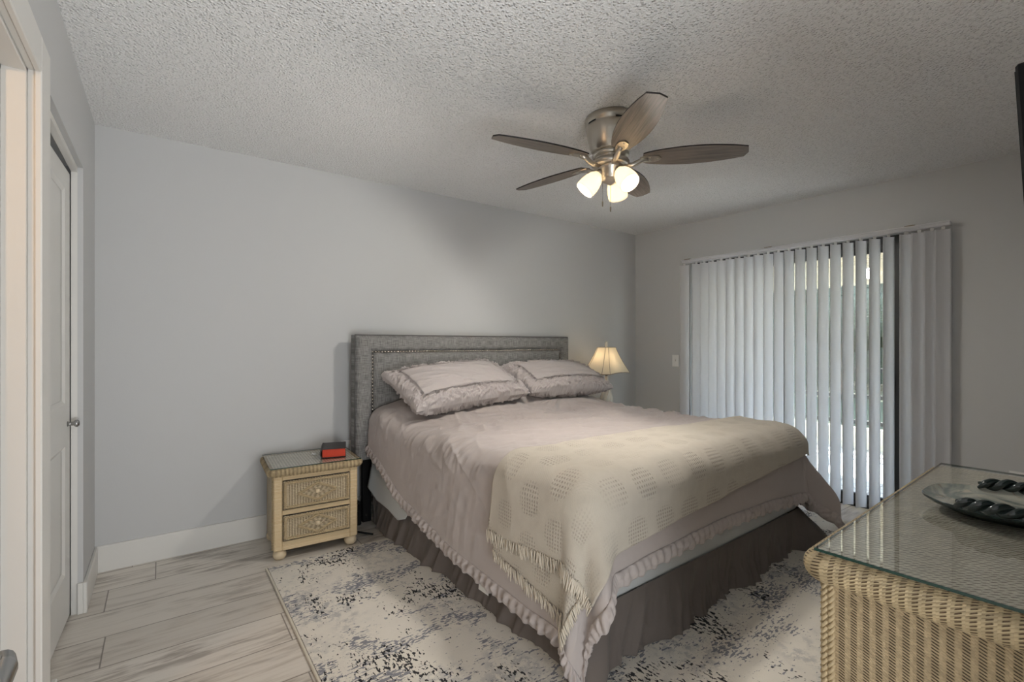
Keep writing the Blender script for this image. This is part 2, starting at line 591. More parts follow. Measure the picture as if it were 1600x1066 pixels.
    def tube(self, pts, rad, seg=8, mat=0, closed=False, caps=True, up=(0, 0, 1)):
        P = [np.array(p, float) for p in pts]
        n = len(P)
        rads = rad if hasattr(rad, '__len__') else [rad] * n
        V, F, UV = [], [], []
        L = 0.0
        Ls = []
        prev = None
        for i in range(n):
            if closed:
                t = P[(i + 1) % n] - P[i - 1]
            else:
                t = P[min(i + 1, n - 1)] - P[max(i - 1, 0)]
            t = t / (np.linalg.norm(t) + 1e-12)
            if prev is None:
                u = np.array(up, float)
                if abs(np.dot(u, t)) > .9:
                    u = np.array((1., 0, 0))
            else:
                u = prev
            s = u - t * np.dot(u, t)
            s /= np.linalg.norm(s) + 1e-12
            prev = s
            w = np.cross(t, s)
            if i:
                L += np.linalg.norm(P[i] - P[i - 1])
            Ls.append(L)
            for k in range(seg):
                a = 2 * math.pi * k / seg
                V.append(P[i] + rads[i] * (math.cos(a) * s + math.sin(a) * w))
        m_ = n if closed else n - 1
        for i in range(m_):
            j = (i + 1) % n
            l0 = Ls[i]; l1 = Ls[j] if j else L + np.linalg.norm(P[0] - P[-1])
            for k in range(seg):
                k2 = (k + 1) % seg
                F.append((i * seg + k, i * seg + k2, j * seg + k2, j * seg + k))
                r = rads[i]
                c0, c1 = 2 * math.pi * r * k / seg, 2 * math.pi * r * (k + 1) / seg
                UV.append([(l0, c0), (l0, c1), (l1, c1), (l1, c0)])
        if caps and not closed:
            F.append(tuple(range(seg))[::-1]); UV.append([(0, 0)] * seg)
            F.append(tuple((n - 1) * seg + k for k in range(seg))); UV.append([(0, 0)] * seg)
        return self.add(V, F, UV, mat, True)

    def grid(self, P, UV=None, mat=0, flip=False):
        nu, nv = P.shape[:2]
        F, U = [], []
        for i in range(nu - 1):
            for j in range(nv - 1):
                q = [(i, j), (i + 1, j), (i + 1, j + 1), (i, j + 1)]
                if flip:
                    q = q[::-1]
                F.append(tuple(a * nv + b for a, b in q))
                U.append([tuple(UV[a, b]) for a, b in q] if UV is not None else [(0, 0)] * 4)
        return self.add(P.reshape(-1, 3), F, U, mat, True)

    def build(self, name, mats, parent=None, mods=None):
        me = bpy.data.meshes.new(name)
        me.from_pydata(self.v, [], self.f)
        if not isinstance(mats, (list, tuple)):
            mats = [mats]
        for k in mats:
            me.materials.append(M[k])
        me.polygons.foreach_set('material_index', self.mi)
        me.polygons.foreach_set('use_smooth', self.sm)
        ul = me.uv_layers.new(name='UVMap')
        flat = np.array([c for f in self.uv for p in f for c in p], dtype=np.float32)
        ul.data.foreach_set('uv', flat)
        me.update()
        o = bpy.data.objects.new(name, me)
        C.objects.link(o)
        if parent is not None:
            o.parent = parent
        return o


def prism(poly, h0, h1, axis=2, mb=None, mat=0):
    """extrude a 2-D outline along an axis"""
    mb = mb or MB()
    n = len(poly)
    def P(a, b, h):
        return [(h, a, b), (a, h, b), (a, b, h)][axis]
    V = [P(a, b, h0) for a, b in poly] + [P(a, b, h1) for a, b in poly]
    F = [tuple(range(n))[::-1], tuple(range(n, 2 * n))]
    UV = [[(a, b) for a, b in poly][::-1], list(poly)]
    for i in range(n):
        j = (i + 1) % n
        F.append((i, j, n + j, n + i)); UV.append([(0, 0), (1, 0), (1, 1), (0, 1)])
    mb.add(V, F, UV, mat, False)
    return mb


def tag(o, label=None, cat=None, group=None, kind=None):
    for k, v in (('label', label), ('category', cat), ('group', group), ('kind', kind)):
        if v:
            o[k] = v
    return o


def struct(o):
    o['kind'] = 'structure'
    return o


def thing(name, label, cat, loc=(0, 0, 0), rz=0.0, group=None):
    o = bpy.data.objects.new(name, None)
    o.empty_display_size = .1
    o.location = loc
    o.rotation_euler = (0, 0, rz)
    C.objects.link(o)
    return tag(o, label, cat, group)


def dup(o, parent=None):
    c = o.copy()
    C.objects.link(c)
    c.parent = parent
    for ch in list(o.children):
        dup(ch, c)
    return c


def sm(x, a, b):
    t = np.clip((x - a) / (b - a), 0, 1)
    return t * t * (3 - 2 * t)


def vnoise(x, y, seed=0):
    x = np.asarray(x, float); y = np.asarray(y, float)
    xi, yi = np.floor(x).astype(np.int64), np.floor(y).astype(np.int64)
    fx, fy = x - xi, y - yi
    fx = fx * fx * (3 - 2 * fx); fy = fy * fy * (3 - 2 * fy)
    def h(a, b):
        n = (a * 374761393 + b * 668265263 + seed * 982451653) & 0xffffffff
        n = ((n ^ (n >> 13)) * 1274126177) & 0xffffffff
        n = n ^ (n >> 16)
        return (n & 0xffff) / 65535.0
    return (h(xi, yi) * (1 - fx) + h(xi + 1, yi) * fx) * (1 - fy) + (h(xi, yi + 1) * (1 - fx) + h(xi + 1, yi + 1) * fx) * fy


def fbm(x, y, seed=0, oct=4):
    s, a, t = 0, 1, 0
    for k in range(oct):
        s = s + a * vnoise(x * 2 ** k, y * 2 ** k, seed + k * 7); t += a; a *= .5
    return s / t


def ridge(x, y, seed=0, oct=3):
    s, a, t = 0, 1, 0
    for k in range(oct):
        r = 1 - np.abs(2 * vnoise(x * 2 ** k, y * 2 ** k, seed + k * 11) - 1)
        s = s + a * r * r; t += a; a *= .5
    return s / t


random.seed(4)
rng = np.random.default_rng(7)

# ------------------------------------------------------------------ room shell
HC = 2.44
XL = -0.292          # left wall face
YB = 3.44            # headboard wall face
WR_LOC, WR_ROT = (4.20, YB, 0), math.atan(.044)    # the window wall runs very slightly out of square
YF = -0.05           # wall behind the dresser, camera stands in its doorway

struct(MB().box((XL - .6, YF - .2, -.1), (4.42, YB + .15, 0)).build('floor', 'plank_floor'))
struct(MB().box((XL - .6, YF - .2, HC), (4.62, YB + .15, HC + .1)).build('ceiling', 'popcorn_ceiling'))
struct(MB().box((XL - .14, YB, 0), (4.5, YB + .12, HC)).build('wall_back', 'wall_paint'))

# left wall: doorway to the small side room (y 1.06-1.84) and a closet opening (y 2.22-2.894)
mb = MB()
W0 = XL - .02
mb.box((XL - .12, YF - .12, 0), (XL, 1.12, HC))
mb.box((XL - .12, 1.12, 2.05), (XL, 1.96, HC))
mb.box((XL - .12, 1.96, 0), (XL, 2.15, HC))
mb.box((W0 - .10, 2.15, 2.06), (XL, 2.965, HC))
mb.box((W0, 2.965, 0), (XL, YB, HC))
mb.box((W0 - .10, 3.06, 0), (W0, YB, HC))
struct(mb.build('wall_left', 'wall_paint'))
# closet frame, set back behind the drywall return
mb = MB()
mb.box((XL - .042, 2.965, 0), (XL - .020, 3.08, 2.06))
mb.box((XL - .042, 2.15, 2.036), (XL - .020, 2.99, 2.08))
mb.box((XL - .042, 2.12, 0), (XL - .020, 2.165, 2.06))
struct(mb.build('trim_1', 'trim_white'))
# closet interior, dark
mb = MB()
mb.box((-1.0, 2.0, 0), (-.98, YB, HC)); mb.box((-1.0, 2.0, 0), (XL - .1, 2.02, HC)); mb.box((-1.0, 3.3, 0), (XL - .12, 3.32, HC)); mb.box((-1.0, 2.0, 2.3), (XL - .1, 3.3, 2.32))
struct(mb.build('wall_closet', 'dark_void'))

# closet door leaf: two recessed panels and a knob
def panel_leaf(x0, x1, y0, y1, z0, z1, panels, mb):
    """leaf facing +x with recessed panels, built as rails and stiles plus sunk panels with sloped edges"""
    ys = [y0] + [k for p in panels[:1] for k in (p[0], p[1])] + [y1]
    zs = [z0]
    for p in panels:
        zs += [p[2], p[3]]
    zs.append(z1)
    mb.box((x0, y0, z0), (x1 - .010, y1, z1))
    mb.box((x1 - .010, y0, z0), (x1, ys[1], z1)); mb.box((x1 - .010, ys[2], z0), (x1, y1, z1))
    prev = z0
    for p in panels:
        mb.box((x1 - .010, ys[1], prev), (x1, ys[2], p[2])); prev = p[3]
        a, b, c, d = p
        s = .018
        V = [(x1, a, c), (x1, b, c), (x1, b, d), (x1, a, d), (x1 - .009, a + s, c + s), (x1 - .009, b - s, c + s), (x1 - .009, b - s, d - s), (x1 - .009, a + s, d - s)]
        mb.add(V, [(0, 1, 5, 4), (1, 2, 6, 5), (2, 3, 7, 6), (3, 0, 4, 7)], None, 0, False)
    mb.box((x1 - .010, ys[1], prev), (x1, ys[2], z1))
    return mb


d1 = panel_leaf(-.035, 0, -.745, 0, .012, 2.02, [(-.64, -.105, .226, .796), (-.64, -.105, .981, 1.93)], MB()).build('door_1', 'door_white')
d1.location = (-.3375, 2.957, 0)
d1.rotation_euler = (0, 0, R(-1.6))
struct(d1)
kn = MB().lathe([(.0, 0), (.012, .0), (.008, .010), (.009, .02), (.016, .027), (.017, .034), (.010, .041), (0, .042)], 20, M4=Matrix.Translation((0, -.052, .887)) @ Matrix.Rotation(R(90), 4, 'Y')).build('knob', 'chrome', d1)
kn['label'] = 'small chrome knob'

# side-room doorway: casing, jamb with stop, all round the head as well
mb = MB()
mb.box((XL, 1.905, 0), (XL + .016, 2.035, 2.13), bevel=.003)
mb.box((XL, 1.06, 2.025), (XL + .016, 1.905, 2.13), bevel=.003)
mb.box((XL, 1.00, 0), (XL + .016, 1.12, 2.13), bevel=.003)
JX = XL - .12
for (dx0, dx1, inset) in ((0.0, .016, .0), (.016, .068, .010), (.068, .12, .022)):
    mb.box((XL - dx1, 1.917 - inset, 0), (XL - dx0, 1.96, 2.05), bevel=.0015)
    mb.box((XL - dx1, 1.12, 2.030 - inset), (XL - dx0, 1.96, 2.05), bevel=.0015)
struct(mb.build('trim_2', 'trim_white'))
# side room shell
mb = MB()
mb.box((-1.8, .55, 0), (-1.78, 2.0, HC)); mb.box((-1.8, .53, 0), (XL - .12, .55, HC)); mb.box((-1.8, 1.98, 0), (XL - .12, 2.0, HC))
mb.box((-1.8, .53, HC), (XL, 2.0, HC + .02)); mb.box((-1.8, .53, -.02), (XL - .1, 2.0, 0))
struct(mb.build('wall_side_room', 'wall_paint'))

# wall behind the dresser with the doorway the photographer stands in
mb = MB()
mb.box((1.05, YF - .12, 0), (4.46, YF, HC))
mb.box((XL, YF - .12, 0), (-.25, YF, HC))
mb.box((-.25, YF - .12, 2.30), (1.05, YF, HC))
struct(mb.build('wall_front', 'wall_paint'))
# hall shell behind the camera
mb = MB()
mb.box((-1.2, -2.1, 0), (1.6, -2.08, HC)); mb.box((-1.2, -2.1, 0), (-1.18, YF - .12, HC)); mb.box((1.58, -2.1, 0), (1.6, YF - .12, HC))
mb.box((-1.2, -2.1, HC), (1.6, YF - .1, HC + .02)); mb.box((-1.2, -2.1, -.02), (1.6, YF - .12, 0)); mb.box((-1.2, YF - .14, 0), (XL, YF - .12, HC))
struct(mb.build('wall_hall', 'wall_paint'))

# the entry door stands open along the left wall, only its lever reaches into view
d2 = MB().box((-.207, -.03, .012), (-.172, .745, 2.03), bevel=.002).build('door_2', 'door_white')
struct(d2)
lev = MB()
lev.lathe([(0, 0), (.030, 0), (.030, .006), (.011, .009), (.011, .045), (0, .046)], 24, M4=Matrix.Translation((-.172, .676, .929)) @ Matrix.Rotation(R(90), 4, 'Y'))
lev.tube([(-.129, .690, .929), (-.124, .668, .929), (-.122, .62, .929), (-.124, .56, .927)], [.0100, .0105, .0095, .008], 14)
lo_ = lev.build('lever', 'chrome', d2)
lo_['label'] = 'satin metal lever handle'

# baseboards
def base_prof(h=.142, t=.015):
    return [(0, 0), (t, 0), (t, h - .006), (t - .004, h), (0, h)]


mb = MB()
prism([(YB - a, b) for a, b in base_prof()][::-1], XL, 4.19, axis=0, mb=mb)
struct(mb.build('baseboard_back', 'trim_white'))
mb = MB()
mb.box((XL, 2.950, 0), (XL + .015, YB - .015, .142), bevel=.003)
mb.box((XL - .02, 2.950, 0), (XL + .002, 2.965, .142), bevel=.003)
mb.box((XL, 2.035, 0), (XL + .015, 2.165, .142), bevel=.003)
struct(mb.build('baseboard_left', 'trim_white'))

# window wall in its own frame: local y runs back toward the corner, local x points outside
def wr(o):
    o.location = WR_LOC
    o.rotation_euler = (0, 0, WR_ROT)
    return o


DY0, DY1, DZ = -2.33, -.66, 2.04      # sliding door rough opening
mb = MB()
mb.box((0, DY1, 0), (.14, .1, HC)); mb.box((0, -3.75, 0), (.14, DY0, HC)); mb.box((0, DY0, DZ), (.14, DY1, HC))
struct(wr(mb.build('wall_right', 'wall_paint')))
mb = MB()
prism([(-a, b) for a, b in base_prof()][::-1], DY1 + .01, -.016, axis=1, mb=mb)
prism([(-a, b) for a, b in base_prof()][::-1], -3.45, DY0 - .01, axis=1, mb=mb)
struct(wr(mb.build('baseboard_right', 'trim_white')))
# sliding glass door in black aluminium
mb = MB()
mb.box((.03, DY0, 0), (.12, DY0 + .05, DZ)); mb.box((.03, DY1 - .05, 0), (.12, DY1, DZ)); mb.box((.03, DY0, DZ - .06), (.12, DY1, DZ)); mb.box((.0, DY0, 0), (.13, DY1, .022))
d3 = struct(wr(mb.build('door_3', 'black_metal')))
ym = (DY0 + DY1) / 2
for k, (a, b, x0) in enumerate(((DY0 + .05, ym + .03, .045), (ym - .03, DY1 - .05, .085))):
    mb = MB()
    mb.box((x0, a, .022), (x0 + .03, a + .05, DZ - .06)); mb.box((x0, b - .05, .022), (x0 + .03, b, DZ - .06))
    mb.box((x0, a + .05, .022), (x0 + .03, b - .05, .09)); mb.box((x0, a + .05, DZ - .11), (x0 + .03, b - .05, DZ - .06))
    f = mb.build('sash', 'black_metal', d3)
    MB().box((x0 + .012, a + .05, .09), (x0 + .018, b - .05, DZ - .11)).build('pane', 'pane_glass', f)
    if k == 0:
        MB().box((x0 - .03, a + .012, .84), (x0, a + .035, 1.03), bevel=.006).build('pull_handle', 'black_plastic', f)

# ------------------------------------------------------------------ outside: covered patio, lawn and trees
struct(MB().box((4.36, -2.5, -.12), (7.4, 6.5, -.03)).build('ground', 'patio_tile'))
struct(MB().box((4.55, -2.5, 2.46), (7.5, 6.5, 2.56)).build('roof', 'stucco_cream'))
struct(MB().box((6.9, -2.5, 1.98), (7.1, 6.5, 2.46)).build('beam', 'stucco_cream'))
struct(MB().box((7.4, -30, -.3), (60, 40, -.12)).build('lawn', 'lawn'))
rail = thing('patio_railing', 'dark screen rail and posts at the edge of the patio outside the glass door', 'railing', (7.0, 2, -.03))
for y in (-3.2, -1.4, .4, 2.2, 4.0):
    MB().box((-.03, y - .03, 0), (.03, y + .03, 2.02)).build('post', 'black_metal', rail)
for z in (.30, .62, .95):
    MB().box((-.02, -4.5, z - .025), (.02, 4.5, z + .025)).build('rail', 'black_metal', rail)
struct(MB().box((6.85, -2.5, -.03), (6.95, 6.5, .22)).build('kerb', 'stucco_cream'))


def blob_tree(x, y, h, r, label, seed):
    t = thing('tree', label, 'tree', (x, y, -.12), 0, 'trees beyond the patio')
    MB().tube([(0, 0, 0), (.05, .03, h * .3), (0, .08, h * .6)], [.16, .12, .08], 8).build('trunk', 'bark', t)
    mb = MB()
    rr = random.Random(seed)
    for k in range(26):
        a, b = rr.uniform(0, 2 * math.pi), rr.uniform(-.3, 1)
        q = rr.uniform(.2, 1) * r
        c = (q * math.cos(a), q * math.sin(a), h * .62 + b * r * .9)
        s = rr.uniform(.28, .5) * r
        nu, nv = 14, 9
        th, ph = np.meshgrid(np.linspace(0, 2 * math.pi, nu), np.linspace(0, math.pi, nv), indexing='ij')
        d = s * (.75 + .5 * fbm(th * 2 + k, ph * 3, seed + k))
        d[-1] = d[0]
        mb.grid(np.stack([c[0] + d * np.cos(th) * np.sin(ph), c[1] + d * np.sin(th) * np.sin(ph), c[2] + .8 * d * np.cos(ph)], -1), flip=True)
    mb.build('crown', 'leaves', t)


for k, (x, y, h, r, lb) in enumerate(((13.5, 4.7, 3.5, 1.75, 'low leafy tree seen through the widest gaps of the blind'), (13.0, 10.2, 3.6, 1.75, 'low leafy tree farthest left beyond the glass door'), (14.5, -1.0, 3.6, 1.75, 'low leafy tree farthest right beyond the glass door'))):
    blob_tree(x, y, h, r, lb, 20 + k)

hedge = thing('hedge', 'long dark green hedge along the far side of the lawn outside', 'hedge', (17.5, 5, -.12))
mb = MB()
gy = np.linspace(-12, 16, 150); ga = np.linspace(0, math.pi, 20)
GY, GA = np.meshgrid(gy, ga, indexing='ij')
rr_ = 1 + .45 * (fbm(GY * 1.3, GA * 2.2, 5, 4) - .5)
mb.grid(np.stack([-.9 * np.cos(GA) * rr_, GY, 2.1 * np.sin(GA) ** .6 * rr_], -1), flip=True)
mb.build('foliage', 'leaves', hedge)

# ------------------------------------------------------------------ vertical blind
BLX = -.10
blind = wr(thing('vertical_blind', 'white vertical vane blind hanging across the sliding glass door', 'blind'))
blind.location = WR_LOC
mb = MB()
mb.box((BLX - .022, -2.600, 2.030), (BLX + .022, -.635, 2.058), bevel=.004)
mb.box((BLX - .030, -2.600, 2.052), (BLX - .022, -.635, 2.060))
hr = mb.build('headrail', 'vane_vinyl', blind)
for y in (-.70, -1.45, -2.39):
    b_ = MB().box((BLX - .035, y - .028, 2.058), (BLX + .02, y + .028, 2.064)).box((BLX - .02, y - .02, 2.058), (.001, y + .02, 2.068)).build('bracket', 'brass_dull', blind)
VW = .089


def vane_mesh():
    mb = MB()
    n, t = 9, .0012
    z0, z1 = .028, 2.012
    prof = []
    for i in range(n):
        s = (i / (n - 1) - .5) * VW
        prof.append((s, .010 * (1 - (2 * s / VW) ** 2)))
    V, F = [], []
    zs = np.linspace(z0, z1, 9)
    for z in zs:
        for s, b in prof:
            V.append((b, s, z))
        for s, b in prof:
            V.append((b - t, s, z))
    m2 = 2 * n
    for k in range(len(zs) - 1):
        for i in range(n - 1):
            a = k * m2 + i
            F.append((a, a + 1, a + 1 + m2, a + m2))
            a += n
            F.append((a + 1, a, a + m2, a + 1 + m2))
        for i, s in ((0, 1), (n - 1, -1)):
            a, b = k * m2 + i, k * m2 + n + i
            F.append((a, a + m2, b + m2, b) if s > 0 else (a, b, b + m2, a + m2))
    mb.add(V, F)
    return mb


v0 = None
vane_list = [(-.655, 18, 0)] + [(-.780 - .0826 * i, 57, 0) for i in range(19)] + [(-2.368, 40, 0), (-2.436, 28, 0), (-2.503, 32, 0), (-2.560, 26, 0)]
for i, (y, a, _) in enumerate(vane_list):
    if v0 is None:
        v0 = vane_mesh().build('vane', 'vane_vinyl', blind)
        c0 = MB().box((-.004, -.010, 2.010), (.004, .010, 2.032), bevel=.001).build('hanger_clip', 'plastic_white', v0)
        v = v0
    else:
        v = dup(v0, blind)
    v.location = (BLX, y, 0)
    v.rotation_euler = (0, 0, R(a))
# tilt wand/chain at the near end of the rail is not visible in the photo

# switch and outlets
def plate(name, label, cat, loc, rz, w, h, kind):
    t = thing(name, label, cat, loc, rz)
    MB().box((-.005, -w / 2, -h / 2), (0, w / 2, h / 2), bevel=.002).build('cover_plate', 'plastic_white', t)
    if kind == 'switch':
        MB().box((-.016, -.006, -.004), (-.004, .006, .016), bevel=.002).build('toggle', 'plastic_white', t)
    else:
        for s in (-1, 1):
            MB().box((-.007, -.016, s * .021 - .014), (-.004, .016, s * .021 + .014), bevel=.003).build('receptacle', 'plastic_white', t)
    return t


def wrp(x, y, z):
    c, s = math.cos(WR_ROT), math.sin(WR_ROT)
    return (WR_LOC[0] + c * x - s * y, WR_LOC[1] + s * x + c * y, z)


plate('light_switch', 'white light switch plate on the window wall left of the blind', 'switch', wrp(0, -.495, 1.072), WR_ROT, .074, .118, 'switch')
plate('wall_outlet', 'white outlet plate low on the window wall behind the dresser', 'outlet', wrp(0, -2.895, .385), WR_ROT, .074, .118, 'outlet')
plate('wall_outlet', 'white outlet plate on the headboard wall between nightstand and bed', 'outlet', (1.06, YB, .50), R(90), .074, .118, 'outlet')

# ------------------------------------------------------------------ rug
RX0, RX1, RY0, RY1 = .462, 3.86, .55, 2.935
mb = MB().box((RX0 + .012, RY0 + .012, .001), (RX1 - .012, RY1 - .012, .011))
rug = tag(mb.build('area_rug', 'rug_pile'), 'cream area rug with distressed black, navy and grey specks under the bed', 'rug')
mb = MB()
for lo, hi in (((RX0, RY0, .001), (RX0 + .012, RY1, .010)), ((RX1 - .012, RY0, .001), (RX1, RY1, .010)), ((RX0 + .012, RY0, .001), (RX1 - .012, RY0 + .012, .010)), ((RX0 + .012, RY1 - .012, .001), (RX1 - .012, RY1, .010))):
    mb.box(lo, hi, bevel=.003)
mb.build('binding', 'rug_edge', rug)

# ------------------------------------------------------------------ bed (local frame: x right, y toward the headboard, origin on the floor under the headboard face)
BED_LOC, BED_ROT = (2.10, 3.285, 0), R(2.7)
bed = thing('bed', 'king bed with grey upholstered nailhead headboard against the back wall', 'bed', BED_LOC, BED_ROT)


def in_bed(o):
    o.location = BED_LOC
    o.rotation_euler = (0, 0, BED_ROT)
    return o


# headboard
HX0, HX1, HZ1 = -1.035, 1.022, 1.306
IX0, IX1, IZ1 = -.912, .915, 1.190


def soft_box(x0, x1, y0, y1, z0, z1, r, mb, n=6):
    """upholstered slab: rounded outline on all front edges"""
    nx, nz = 60, 36
    gx = np.linspace(x0, x1, nx); gz = np.linspace(z0, z1, nz)
    gx = np.concatenate([[x0] * 0, x0 + (x1 - x0) * (.5 - .5 * np.cos(np.linspace(0, math.pi, nx)))])
    gz = z0 + (z1 - z0) * (.5 - .5 * np.cos(np.linspace(0, math.pi, nz)))
    X, Z = np.meshgrid(gx, gz, indexing='ij')
    d = np.minimum(np.minimum(X - x0, x1 - X), np.minimum(Z - z0, z1 - Z))
    t = np.clip(d / r, 0, 1)
    Y = y1 + (y0 - y1) * np.sqrt(np.clip(1 - (1 - t) ** 2, 0, 1))
    return mb.grid(np.stack([X, Y, Z], -1), np.stack([X, Z], -1))


hb = MB().box((HX0 + .01, .048, .45), (HX1 - .01, .098, HZ1 - .008), bevel=.006).build('headboard', 'linen', bed)
mb = MB()
mb.box((HX0, .030, .45), (HX0 + .004, .100, HZ1), bevel=.001)
mb.box((HX1 - .004, .030, .45), (HX1, .100, HZ1), bevel=.001)
mb.box((HX0, .030, HZ1 - .004), (HX1, .100, HZ1), bevel=.001)
mb.build('side_band', 'linen', hb)
BW = HX1 - IX1 + .005


def frame_strip(A, B, a, b, n, mb):
    """padded border strip between an outer edge A-B and an inner edge a-b, mitred at its ends"""
    A, B, a, b = [np.array(k, float) for k in (A, B, a, b)]
    S, T = np.meshgrid(np.linspace(0, 1, n), .5 - .5 * np.cos(np.linspace(0, math.pi, 18)), indexing='ij')
    P = (A * (1 - S[..., None]) + B * S[..., None]) * (1 - T[..., None]) + (a * (1 - S[..., None]) + b * S[..., None]) * T[..., None]
    t = np.clip(np.minimum(T, 1 - T) * BW / .030, 0, 1)
    Y = .050 - .050 * np.sqrt(np.clip(1 - (1 - t) ** 2, 0, 1))
    mb.grid(np.stack([P[..., 0], Y, P[..., 1]], -1), P)
    return mb


for A_, B_, a_, b_ in (((HX0, .45), (HX0, HZ1), (IX0, .45), (IX0, IZ1)), ((HX0, HZ1), (HX1, HZ1), (IX0, IZ1), (IX1, IZ1)), ((HX1, HZ1), (HX1, .45), (IX1, IZ1), (IX1, .45))):
    frame_strip(A_, B_, a_, b_, 60, MB()).build('border', 'linen', hb)
mb = MB()
soft_box(IX0, IX1, .004, .060, .45, IZ1, .04, mb)
mb.build('centre_panel', 'linen', hb)
mb = MB()
mb.tube([(HX0, .030, .45), (HX0, .030, HZ1), (HX1, .030, HZ1), (HX1, .030, .45)], .005, 8)
mb.build('welt', 'welt', hb)
for x in (HX0 + .10, HX1 - .10):
    MB().box((x - .03, .064, 0), (x + .03, .096, .47)).build('leg', 'black_plastic', hb)
# nailheads follow the inner rectangle
pts = []
z = .60
while z < IZ1 - .005:
    pts.append((IX0, z)); z += .0235
nleft = len(pts)
x = IX0
while x < IX1:
    pts.append((x, IZ1)); x += .0235
z = IZ1 - .0235
while z > .80:
    pts.append((IX1, z)); z -= .0235
dome = [(.0092, 0), (.0085, .004), (.0055, .0075), (0, .009)]
nail0 = None
rest = MB()
for i, (x, z) in enumerate(pts):
    Mt = Matrix.Translation((x, .026, z)) @ Matrix.Rotation(R(90), 4, 'X')
    if i < 100:
        if nail0 is None:
            nail0 = MB().lathe(dome, 10, M4=Matrix.Rotation(R(90), 4, 'X')).build('nailhead', 'nail_metal', hb)
            n_ = nail0
        else:
            n_ = dup(nail0, hb)
        n_.location = (x, .026, z)
    else:
        rest.lathe(dome, 10, M4=Mt)
tag(rest.build('nailhead_row', 'nail_metal', hb), kind='stuff')

# base, mattress, skirt
MX0, MX1, MY1, MY0 = -.905, 1.015, -.012, -1.97
MB().box((MX0 + .03, MY0 + .03, .10), (MX1 - .03, MY1, .204), bevel=.02).build('box_spring', 'sheet_cloth', bed)
fr = MB()
fr.box((MX0 + .05, MY0 + .05, .07), (MX1 - .05, MY1 - .02, .10))
fr.build('bed_frame', 'black_metal', bed)
for x in (MX0 + .12, MX1 - .12):
    for y in (MY0 + .15, MY1 - .15):
        MB().tube([(x, y, .0135), (x, y, .075)], .02, 10).build('leg', 'black_metal', bed)
mat_o = MB().box((MX0 - .006, MY0 - .006, .205), (MX1 + .006, MY1, .615), bevel=.02).build('mattress', 'sheet_cloth', bed)
sb = mat_o.modifiers.new('bevel', 'BEVEL'); sb.width = .02; sb.segments = 3
for p in mat_o.data.polygons:
    p.use_smooth = True

# skirt: one long gathered strip round three sides
def skirt():
    mb = MB()
    L1, L2 = MY1 - MY0, MX1 - MX0
    n = 900
    zs = np.linspace(0, 1, 26)
    S = np.linspace(0, 2 * L1 + L2, n)
    P = np.zeros((n, 26, 3)); UV = np.zeros((n, 26, 2))
    for i, s in enumerate(S):
        if s < L1:
            b = np.array((MX0 - .012, MY1 - s)); nn = np.array((-1., 0)); dc = L1 - s
        elif s < L1 + L2:
            b = np.array((MX0 + s - L1, MY0 - .012)); nn = np.array((0., -1)); dc = min(s - L1, L1 + L2 - s)
        else:
            b = np.array((MX1 + .012, MY0 + s - L1 - L2)); nn = np.array((1., 0)); dc = s - L1 - L2
        ang = math.exp(-(dc / .05) ** 2)
        if abs(s - L1) < .16:
            k = sm((s - L1) / .05, -1, 1); nn = np.array((-(1 - k), -k)); nn /= np.linalg.norm(nn)
        if abs(s - L1 - L2) < .16:
            k = sm((s - L1 - L2) / .05, -1, 1); nn = np.array((k, -(1 - k))); nn /= np.linalg.norm(nn)
        right = math.exp(-((s - L1 - L2) / .09) ** 2)
        left = math.exp(-((s - L1) / .08) ** 2)
        for j, t in enumerate(zs):
            foot = 1.0 if s > L1 - .1 else .45
            fold = .050 * (vnoise(s * 5.2, .3 + .4 * t, 3) - .4) + .046 * (ridge(s * 8.5 + .9 * t, 1.7 + t * .5, 5, 2) - .4)
            fold += .016 * (ridge(s * 15 + .8 * t, .5 + t * 1.2, 9, 2) - .4)
            o = .004 + t * (.022 + foot * fold * 1.9) + t ** .9 * (.13 * right + .06 * left)
            zt_ = .252 - .026 * sm(s, L1, L1 + L2)
            z = zt_ - t * (zt_ - .0125) + (t ** 2) * .028 * right
            if s < .14:
                o -= t * .03 * (1 - s / .14)
            P[i, j] = (b[0] + nn[0] * o, b[1] + nn[1] * o, z)
            UV[i, j] = (s, z)
    mb.grid(P, UV)
    return mb


sk = skirt().build('bed_skirt', 'skirt_cloth', bed)

# ------------------------------------------------------------------ cloth draped over the bed
CX0, CX1, CYF, CR = -.955, 1.055, -2.030, .115


def top_h(x, y):
    h = .722 + .014 * (1 - ((x - .05) / 1.0) ** 2)
    head = sm(y, -.62, -.16)
    pil = .125 * head * (.55 + .45 * sm(x, -.98, -.62)) * (.6 + .4 * sm(-x, -1.08, -.80))
    return h + pil


